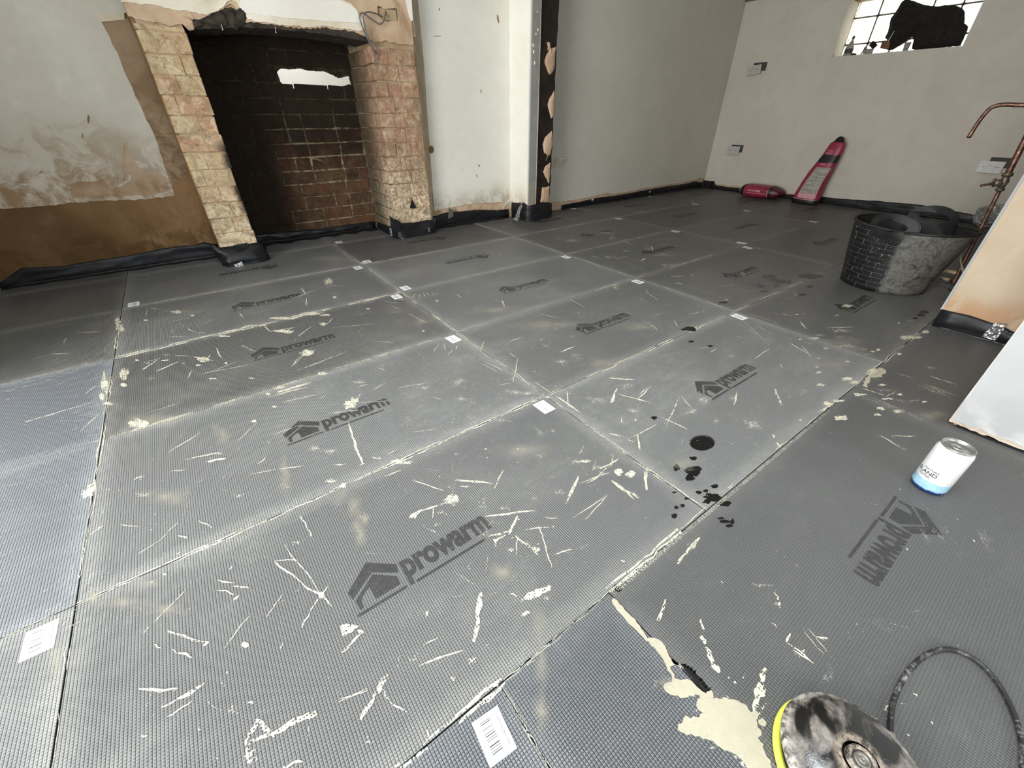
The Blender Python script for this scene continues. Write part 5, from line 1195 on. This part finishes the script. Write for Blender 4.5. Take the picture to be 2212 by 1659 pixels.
blobs(A_, c8, [(1285, 925, 26, 14), (1330, 910, 30, 6), (1345, 990, 30, 12), (1535, 945, 24, 7), (1525, 975, 18, 6), (1620, 960, 26, 8), (1405, 825, 26, 8), (1370, 805, 30, 8), (1250, 835, 20, 6), (1430, 880, 28, 6), (1540, 835, 12, 5), (1570, 900, 24, 5), (1625, 880, 12, 4), (1740, 915, 14, 5), (1490, 775, 26, 14), (1670, 610, 34, 7), (1710, 610, 20, 5), (1380, 460, 18, 6), (1830, 800, .1, .1), (350, 1255, 18, 12), (300, 1250, 16, 14), (140, 1195, 24, 7), (1240, 775, 16, 5), (1160, 560, .1, .1), (1155, 1000, 5, 4), (378, 1000, 6, 5), (560, 1480, .1, .1)], .4)
blobs(T_, c8, [(1370, 650, 110, 14), (1330, 580, 80, 14), (1250, 600, 50, 14), (1280, 625, 50, 10), (1440, 665, 60, 10), (1470, 690, 60, 10), (930, 1010, 70, 50), (330, 840, 60, 30), (700, 905, 60, 30), (850, 900, 60, 24), (630, 500, 30, 8), (580, 355, 60, 10), (880, 310, 30, 12), (760, 1005, 30, 20), (650, 960, 60, 26), (1000, 620, 60, 12), (1560, 860, 100, 14), (1680, 910, 110, 14), (200, 900, 80, 40), (100, 1200, 60, 20), (1180, 870, 60, 30), (1200, 640, 60, 10), (370, 960, 60, 26)], .4)
blobs(HZ, c8, [(1380, 640, 160, 40), (1300, 740, 140, 30), (1500, 780, 60, 40), (600, 1210, 60, 40), (1780, 975, 90, 30), (400, 560, 140, 26), (280, 370, 40, 24)], .3)
many(A_, cA, [(725, 90, 830, 105, 3), (825, 270, 950, 190, 3), (950, 190, 1060, 80, 3), (1190, 65, 1270, 115, 3), (1065, 155, 1120, 172, 5), (1790, 35, 1840, 120, 4), (1840, 120, 1865, 170, 4), (1640, 310, 1800, 435, 5), (1800, 435, 1985, 575, 6), (1905, 520, 1990, 420, .1), (1850, 615, 1955, 465, 5), (1700, 210, 1920, 510, 3), (1650, 305, 1780, 300, 3), (1800, 710, 1850, 620, 4),
    (925, 675, 1130, 460, 3), (1000, 730, 1240, 800, 5), (1215, 815, 1250, 795, 6), (1030, 840, 1150, 885, 4), (920, 810, 960, 830, 3), (1300, 480, 1400, 510, 4), (1300, 425, 1400, 440, 4), (1390, 460, 1490, 468, 5), (1395, 545, 1430, 520, 6), (1340, 830, 1490, 640, 3), (1590, 650, 1690, 510, 3), (830, 1075, 1060, 1075, 6), (1060, 1135, 1225, 1045, 9), (960, 1185, 1060, 1140, 4), (1000, 1240, 1150, 1150, 3),
    (1465, 1410, 1620, 1345, 8), (1620, 1345, 1890, 1215, 13), (1530, 1255, 1640, 1360, 8), (1470, 1400, 1535, 1260, 7), (2040, 860, 2165, 735, 4), (2155, 1255, 2212, 1160, 7), (2020, 1150, 2212, 1075, 2), (1370, 360, 1390, 340, 5), (1690, 1545, 1810, 1500, 5), (860, 740, 890, 700, 3), (1675, 835, 1690, 795, 3), (540, 155, 620, 100, 4), (360, 575, 300, 1546, .1), (1580, 1280, 1700, 1300, .1)])
blobs(A_, cA, [(2075, 715, 40, 26), (1465, 810, 24, 18), (1500, 1155, 16, 8), (1490, 1470, 30, 50), (1925, 510, 18, 22), (2150, 730, 14, 10), (985, 390, 10, 8), (1110, 170, 12, 7), (1450, 860, .1, .1), (860, 1355, 18, 6)], .35)
blobs(T_, cA, [(1860, 770, 30, 12), (1530, 1490, 60, 50), (1780, 200, 40, 30), (590, 110, 60, 30), (1400, 1200, 80, 60), (1560, 1300, 50, 50), (1200, 1310, 30, 20), (1330, 1040, 20, 20)], .4)
blobs(HZ, cA, [(2130, 110, 60, 90), (720, 560, 180, 60), (880, 440, 120, 40), (1000, 600, 160, 60), (560, 520, 60, 60), (340, 900, 60, 200), (2180, 60, 40, 60)], .3)
many(A_, cB, [(940, 970, 965, 840, 12), (960, 850, 975, 705, 14), (1215, 740, 1350, 680, 20), (1195, 750, 1290, 715, 8), (320, 1395, 400, 1270, 9), (395, 1275, 475, 1150, 12), (590, 300, 660, 255, 12), (655, 258, 790, 215, 7), (715, 300, 722, 245, 4), (835, 88, 1045, 112, 5), (1050, 135, 1100, 40, 4), (605, 98, 780, 150, 4), (865, 130, 925, 128, 6), (1000, 292, 1270, 262, 7), (1180, 265, 1270, 262, 5), (1020, 400, 1150, 370, 7), (1130, 390, 1180, 290, 9), (1050, 430, 1110, 390, 6),
    (1460, 185, 1510, 75, 7), (1440, 225, 1465, 180, 4), (1165, 395, 1290, 500, 6), (1250, 460, 1300, 465, 6), (1310, 380, 1350, 530, 4), (1340, 505, 1365, 570, 3), (1375, 500, 1470, 470, 5), (1170, 500, 1180, 400, 3), (1480, 300, 1665, 178, 3), (1330, 295, 1400, 302, 3), (1220, 360, 1350, 350, 4), (1290, 345, 1320, 400, 3), (1690, 95, 1750, 140, 9), (1745, 135, 1810, 200, 6), (1800, 160, 1835, 190, 7), (1880, 150, 1865, 45, 5), (1580, 105, 1690, 5, 3), (1370, 345, 1374, 350, 10),
    (220, 1035, 340, 915, 4), (640, 1108, 885, 1018, 4), (665, 990, 750, 955, 3), (680, 835, 690, 808, 7), (1200, 830, 1245, 810, 10), (480, 1300, 575, 1360, 3), (440, 1230, 480, 1290, 3), (0, 1390, 85, 1365, 12), (1135, 715, 1180, 725, 4), (1945, 860, 1985, 745, 5), (0, 645, 110, 710, .1), (215, 1285, 370, 1225, 2), (680, 1465, 700, 1480, 6)])
blobs(A_, cB, [(815, 205, 36, 24), (825, 195, 24, 30), (245, 905, 40, 26), (290, 890, 20, 12), (335, 920, 10, 9), (160, 98, 30, 9), (940, 968, 9, 8), (1060, 425, 18, 14), (1730, 45, 24, 16), (1795, 62, 26, 18), (80, 1370, 12, 12), (1280, 475, 18, 8), (610, 290, 18, 14), (1350, 680, 12, 12), (1360, 1680, .1, .1), (830, 1170, 16, 12), (1055, 1205, 20, 14)], .35)
blobs(T_, cB, [(820, 140, 44, 40), (985, 240, 56, 56), (1010, 390, 60, 34), (1060, 450, 40, 40), (760, 270, 50, 24), (1110, 250, 60, 20), (1330, 740, 50, 34), (930, 1080, 40, 40), (620, 1060, 60, 50), (1140, 480, 60, 30), (1400, 160, 60, 20), (1270, 190, 30, 20), (1230, 430, 60, 30), (900, 330, .1, .1), (1010, 990, 30, 12), (740, 330, 40, 20), (1640, 60, 50, 30), (370, 1520, 40, 40)], .4)
blobs(HZ, cB, [(290, 240, 60, 110), (330, 400, 40, 80), (1290, 860, 50, 120), (1310, 1100, 50, 160), (1310, 1350, 60, 140), (1100, 600, 80, 80), (1980, 1200, 50, 70)], .3)
many(A_, cC, [(395, 530, 455, 450, 7), (440, 480, 510, 390, 10), (295, 830, 335, 715, 4), (520, 820, 530, 880, 6), (525, 905, 540, 950, 10), (545, 965, 585, 1060, 14), (580, 1050, 615, 1100, 12), (795, 1300, 815, 1230, 10), (815, 1240, 835, 1150, 20), (830, 1160, 858, 1075, 12), (900, 680, 925, 700, 5), (925, 700, 930, 760, 6), (890, 840, 920, 865, 4), (970, 940, 1100, 1040, 4), (1000, 980, 1110, 1050, 3), (1120, 905, 1190, 925, 4), (1060, 880, 1160, 1000, 2), (1080, 870, 1180, 990, 2), (1330, 845, 1340, 848, 6), (980, 890, 965, 940, 4), (1630, 1205, 1650, 1225, 4), (1720, 1355, 1735, 1370, 5), (100, 510, 120, 518, 5), (660, 1125, 670, 1130, 4), (690, 1150, 705, 1155, 5), (740, 1120, 745, 1125, 4)])
blobs(T_, cC, [(1155, 925, 36, 22), (915, 740, 26, 40), (1040, 1000, 70, 40), (470, 440, 36, 50), (850, 640, 90, 20), (1490, 1270, 30, 80), (840, 1290, 40, 40), (330, 1170, 70, 50), (290, 1160, 40, 40)], .4)
many(A_, cD, [(240, 790, 330, 815, 6), (765, 705, 778, 735, 10), (675, 835, 710, 810, 10), (505, 650, 590, 645, 10), (345, 790, 400, 820, 6), (430, 800, 490, 825, 6), (1120, 955, 1135, 972, 8), (945, 975, 1050, 968, 8), (490, 805, 550, 797, 6), (45, 465, 130, 458, 8), (510, 655, 620, 700, 6), (820, 690, 1045, 702, 8), (700, 780, 980, 790, 6), (1120, 305, 1150, 325, 12), (1400, 650, 1490, 635, 6)])
blobs(T_, cD, [(420, 630, 60, 30), (400, 800, 70, 24), (60, 650, 120, 30), (340, 590, 200, 26), (540, 750, 60, 10), (860, 770, 160, 20), (930, 870, 200, 20), (740, 730, 100, 20), (700, 400, 180, 20)], .4)
many(A_, cE, [(520, 140, 360, 210, 8), (315, 450, 520, 560, 3), (260, 345, 550, 440, 3), (200, 465, 330, 550, 3), (745, 415, 810, 495, 5), (760, 655, 850, 755, 5), (640, 620, 730, 670, 4), (500, 1060, 540, 1150, 8), (1000, 480, 1250, 470, 5), (1100, 490, 1220, 510, 5), (1420, 775, 1550, 805, 5), (1640, 905, 1850, 970, 3), (1860, 1020, 2160, 1120, 4), (1990, 940, 2190, 1010, 4), (1330, 1055, 1540, 1120, 4), (1910, 1005, 2200, 1110, 3), (0, 72, 145, 72, 4), (0, 225, 60, 205, 5), (690, 180, 710, 145, 5), (560, 345, 630, 360, 8), (700, 135, 660, 140, 4), (550, 820, 580, 870, 3), (600, 190, 720, 215, 4)])
blobs(A_, cE, [(1190, 268, 46, 16), (1765, 570, 60, 20), (1690, 435, 12, 7), (745, 590, 12, 9), (1195, 802, 18, 7), (1430, 890, 40, 22), (990, 672, 26, 12), (1940, 520, 40, 14), (1690, 730, 22, 10), (880, 580, 60, 8), (920, 772, 22, 6), (1520, 1025, 36, 10), (710, 352, 16, 5), (775, 343, 14, 4), (1495, 690, 18, 14), (1440, 705, 34, 6), (905, 855, 14, 6)], .4)
blobs(T_, cE, [(1150, 510, 130, 26), (950, 550, 100, 26), (1200, 650, 160, 20), (1800, 410, 60, 14), (1580, 580, 40, 22), (1100, 360, 60, 24), (1130, 570, 100, 14), (650, 590, 60, 12), (760, 780, 50, 10), (200, 620, 80, 10), (80, 750, 60, 20), (1900, 450, 200, 14), (2000, 860, 120, 24)], .4)
# fine flecks scattered in the busy zones
for x0, y0, x1, y1, n_ in ((-.2, .0, 2.6, 2.5, 420), (.6, .2, 1.6, 1.0, 160), (2.0, .2, 3.2, .8, 90), (.9, -.5, 2.0, 0, 30), (-.1, .6, 1.1, 1.8, 160)):
    for _ in range(n_):
        c = (random.uniform(x0, x1), random.uniform(y0, y1)); a = random.uniform(0, 6.28)
        if noise.noise(Vector((c[0] * 2.2, c[1] * 2.2, 3))) < -.12: continue
        if random.random() < .45:
            L = random.uniform(.01, .06); T_.streak(c, (c[0] + L * math.cos(a), c[1] + L * math.sin(a)), random.uniform(.001, .0022))
        else: A_.blob(c, random.uniform(.0008, .0035), random.uniform(.0008, .0022), a, .3, 8)
for x0, y0, x1, y1, n_ in ((-.2, .0, 2.6, 2.5, 420), (.1, 1.0, 1.3, 2.2, 160), (1.2, .1, 3.0, 1.4, 220)):
    for _ in range(n_):
        c = (random.uniform(x0, x1), random.uniform(y0, y1)); a = random.choice((random.uniform(0, 6.28), random.gauss(.35, .3)))
        if noise.noise(Vector((c[0] * 1.7, c[1] * 1.7, 8))) < -.05: continue
        L = random.uniform(.02, .09); T_.streak(c, (c[0] + L * math.cos(a), c[1] + L * math.sin(a)), random.uniform(.0010, .0028))
SC = Marks()
for x0, y0, x1, y1, n_ in ((-.2, .1, 3.2, 2.6, 330), (1.2, .05, 2.4, 1.8, 120), (2.2, 1.0, 4.6, 2.7, 90), (.9, -.55, 2.0, 0, 14)):
    for _ in range(n_):
        c = (random.uniform(x0, x1), random.uniform(y0, y1)); a = random.gauss(.5, .9)
        if noise.noise(Vector((c[0] * 1.3, c[1] * 1.3, 21))) < -.1: continue
        if random.random() < .5: SC.blob(c, random.uniform(.015, .09), random.uniform(.008, .03), a, .5, 18)
        else:       # a swept group of parallel scuffs
            for k in range(random.randint(3, 7)):
                d = random.uniform(-.02, .02); L = random.uniform(.03, .11); o = random.uniform(-.02, .02)
                p = (c[0] - d * math.sin(a) + o * math.cos(a), c[1] + d * math.cos(a) + o * math.sin(a))
                SC.streak(p, (p[0] + L * math.cos(a + d * 8), p[1] + L * math.sin(a + d * 8)), random.uniform(.0012, .003), random.uniform(-.06, .06))
SC.z = .0003
SC.build('dust_scuffs', m_smear('pale_scuff', (.46, .45, .41), (.55, .54, .49), .38, .42, .35, .30))
for _ in range(520):
    c = (random.uniform(-.15, 3.0), random.uniform(.02, 2.3)); a = random.uniform(0, 6.28)
    if noise.noise(Vector((c[0] * 1.7, c[1] * 1.7, 33))) < 0: continue
    L = random.uniform(.015, .07); T_.streak(c, (c[0] + L * math.cos(a), c[1] + L * math.sin(a)), random.uniform(.0008, .002))
# adhesive squeezed along the joints: (p0, p1, width mm, cover)
def joint(x0, y0, x1, y1, w_, cover=.7, side=0):
    d = Vector((x1 - x0, y1 - y0)); L = d.length; d /= L; n = Vector((-d.y, d.x)); s_ = 0.0
    while s_ < L:
        seg = random.uniform(.02, .14)
        if random.random() < cover:
            o = n * (side * .001 + random.uniform(-.0015, .0015))
            wv = w_ * .001 * random.uniform(.5, 1.35)
            for sg in (-1, 1):
                if random.random() < .85: A_.streak(Vector((x0, y0)) + d * s_ + o + n * sg * (.0012 + wv * .25), Vector((x0, y0)) + d * min(L, s_ + seg) + o + n * sg * (.0012 + wv * .25), wv * .5)
        s_ += seg * .85
joint(0, .6, 1.2, .6, 10, .95); joint(-.2, .6, 0, .6, 3, .3); joint(1.2, .6, 2.4, .6, 12, .85); joint(2.4, .6, 3.4, .6, 8, .8)
joint(0, 1.2, 1.2, 1.2, 9, .9); joint(1.2, 1.2, 2.4, 1.2, 8, .5); joint(0, 1.8, 1.2, 1.8, 26, .95); joint(1.2, 1.8, 2.4, 1.8, 4, .3); joint(0, 2.4, 1.2, 2.4, 10, .85); joint(1.2, 2.4, 3.6, 2.4, 10, .7)
joint(2.4, 1.2, 3.6, 1.2, 8, .6); joint(2.4, 1.8, 3.6, 1.8, 8, .6); joint(3.6, 2.4, 4.8, 2.4, 8, .5); joint(3.6, 1.8, 5.8, 1.8, 6, .4); joint(3.6, 1.2, 5.8, 1.2, 6, .3); joint(-.5, 1.2, 0, 1.2, 7, .6); joint(-.5, 1.8, 0, 1.8, 5, .8); joint(-.5, 2.4, 0, 2.4, 5, .5)
joint(0, .9, 0, 2.3, 9, .6); joint(0, .3, 0, 1.0, 4, .7); joint(1.2, 0, 1.2, .6, 8, .8); joint(1.2, .6, 1.2, 3.0, 8, .9); joint(2.4, .6, 2.4, 3.0, 7, .85); joint(3.6, .8, 3.6, 3.0, 7, .5); joint(4.8, 1, 4.8, 2.6, 6, .3)
joint(.42, 0, .60, 0, 15, 1); joint(.3, 0, .45, 0, 9, .8); joint(.6, -.002, .9, -.002, 3, .8); joint(.86, 0, 1.1, .0, 10, .55, 3); joint(1.1, .003, 2.06, .003, 6, .6, 3); joint(2.06, 0, 2.9, 0, 7, .8); joint(.591, -.2, .591, 0, 3, .9); joint(.859, -.5, .859, -.16, 3, .6); joint(2.06, -.25, 2.06, 0, 5, .3)
for k in range(95):           # combed whiskers where adhesive caught in the mesh beside the near joint
    x = .02 + k * .0051
    if random.random() < .7: T_.streak((x, .602), (x, .602 + random.uniform(.008, .03)), .0016)
for k in range(200):
    x = .866 + k * .0051
    if x < 1.9 and random.random() < (.95 if x < 1.75 else .6): A_.streak((x, -.0015), (x, -.0115), .0022)
# beige tile adhesive patch by the reel and along the short joint
def pxpoly(M, pts, step=.0040, amp=.0026):
    P_ = [cP(x, y) for x, y in pts]; M.i += 1; M.z = .0006 + (M.i % 20) * .00002; M.poly(ragged(P_, step, amp), 0, False)
cq = F(1430, 1400, 5.98)
def q_(pts): return [(1430 + x / 5.98, 1400 + y / 5.98) for x, y in pts]
pxpoly(SO, q_([(40, 150), (130, 400), (60, 450), (20, 520), (110, 600), (240, 650), (330, 640), (430, 600), (500, 640), (440, 740), (470, 800), (530, 840), (480, 900), (400, 880), (280, 900), (210, 980), (200, 1050), (280, 1100), (420, 1140), (600, 1190), (700, 1250), (800, 1320), (960, 1380), (1060, 1480), (1100, 1560), (1130, 1800), (1500, 1900), (1420, 1560), (1400, 1450), (1310, 1300), (1240, 1150), (1290, 1100), (1230, 1020), (1200, 860), (1150, 830), (1060, 720), (980, 680), (900, 660), (830, 640), (700, 640), (600, 620), (520, 560), (420, 470), (330, 400), (200, 400), (160, 390), (100, 230), (80, 150)]))
pxpoly(SO, [(1325, 1292), (1333, 1297), (1350, 1318), (1372, 1338), (1390, 1365), (1402, 1385), (1395, 1385), (1375, 1362), (1352, 1340), (1332, 1318), (1321, 1298)], .006, .0012)
pxpoly(SO, [(1395, 1380), (1412, 1378), (1428, 1385), (1436, 1395), (1442, 1410), (1452, 1425), (1458, 1436), (1449, 1440), (1440, 1440), (1432, 1424), (1414, 1400)], .006, .002)
pxpoly(SO, [(1905, 815), (1913, 800), (1905, 795), (1884, 797), (1862, 832), (1872, 838), (1880, 815)], .01, .004)
blobs(T_, cq, [(60, 470, 110, 60), (160, 640, 120, 40), (440, 820, 60, 90), (330, 930, 120, 50), (800, 640, 200, 40), (1300, 1060, 60, 160), (1260, 900, 60, 90), (950, 1400, 160, 60), (1050, 1500, 100, 60), (700, 1290, 140, 50)], .4)
for x, y in ((1200, 860), (1290, 960), (1250, 1240), (620, 600)): SO.blob(cq(x, y), .006, .005)
# wet marks
cw = F(1200, 450, 2.1858)
blobs(WT, cw, [(692, 1108, 56, 34)], .05)
for k in range(40):
    a = 2 * math.pi * k / 40; c = cw(692 + 57 * math.cos(a), 1108 + 35 * math.sin(a)); WT.blob(c, .0022, .0022, a, .1, 6)
blobs(WT, cw, [(650, 1180, 16, 9), (572, 1225, 14, 16), (648, 1240, 36, 24), (638, 1272, 24, 13), (752, 1313, 16, 9), (676, 1342, 16, 8), (710, 1335, 14, 6), (740, 1365, 40, 18), (715, 1385, 18, 10), (800, 1395, 30, 14), (570, 1413, 10, 8), (600, 1405, 10, 8), (560, 1452, 12, 12), (560, 1342, 12, 4), (620, 1372, 12, 5), (800, 1480, 24, 8), (780, 1465, 16, 5), (835, 1480, 10, 12), (820, 1500, 16, 8), (1010, 322, 32, 9), (1060, 345, 28, 8), (1095, 349, 24, 8), (1030, 338, 20, 6), (985, 392, 20, 5), (1190, 320, 40, 12), (1225, 322, 30, 10), (1200, 370, 18, 6), (1165, 408, 18, 5), (640, 630, 14, 5), (630, 570, 32, 10), (650, 575, 14, 8), (1740, 490, 24, 7), (1725, 505, 22, 5), (1700, 520, 10, 4), (465, 990, 14, 8), (790, 445, 24, 4), (975, 368, 14, 5), (1045, 365, 12, 5), (960, 360, 10, 3), (730, 650, 14, 4), (1155, 280, .1, .1)], .3)
pxpoly(WT, q_([(220, 210), (300, 205), (330, 235), (370, 245), (400, 290), (430, 290), (440, 340), (480, 370), (520, 400), (545, 440), (575, 480), (600, 510), (625, 560), (635, 620), (590, 610), (500, 520), (400, 410), (300, 300)]), .01, .0006)
for x1, y1, x2, y2 in ((285, 230, 305, 205), (325, 260, 350, 225), (370, 290, 400, 245), (410, 330, 440, 280), (490, 420, 520, 395), (530, 470, 555, 435), (560, 510, 580, 475), (600, 560, 635, 500), (440, 360, 450, 340)):
    a, b = cq(x1, y1), cq(x2, y2); d = Vector((b[0] - a[0], b[1] - a[1])); n = Vector((-d.y, d.x)).normalized() * .0022
    WT.poly([(a[0] - n.x, a[1] - n.y), (a[0] + n.x, a[1] + n.y), b])
blobs(WT, cP, [(1332, 1272, 9, 8)], .3)
HZ.build('cement_dust_film', M_haze); T_.build('thin_adhesive_smear', M_smear_thin); A_.build('dried_adhesive', M_smear); SO.build('adhesive_patch', M_smear_solid); WT.build('water_stain', M_wet)
# little orange scrap stuck in the short joint
bm = bmesh.new(); r_ = ragged([cq(115, 140), cq(165, 170), cq(215, 205), cq(200, 225), cq(150, 205)], .004, .001); bm.faces.new([bm.verts.new((x, y, .0012)) for x, y in r_])
bmesh.ops.solidify(bm, geom=bm.faces[:], thickness=.0006)
link('plastic_scrap', bm_mesh(bm), plain('orange_plastic', (.75, .24, .10), .5), label='orange plastic scrap in the joint near the big adhesive patch', cat='scrap')
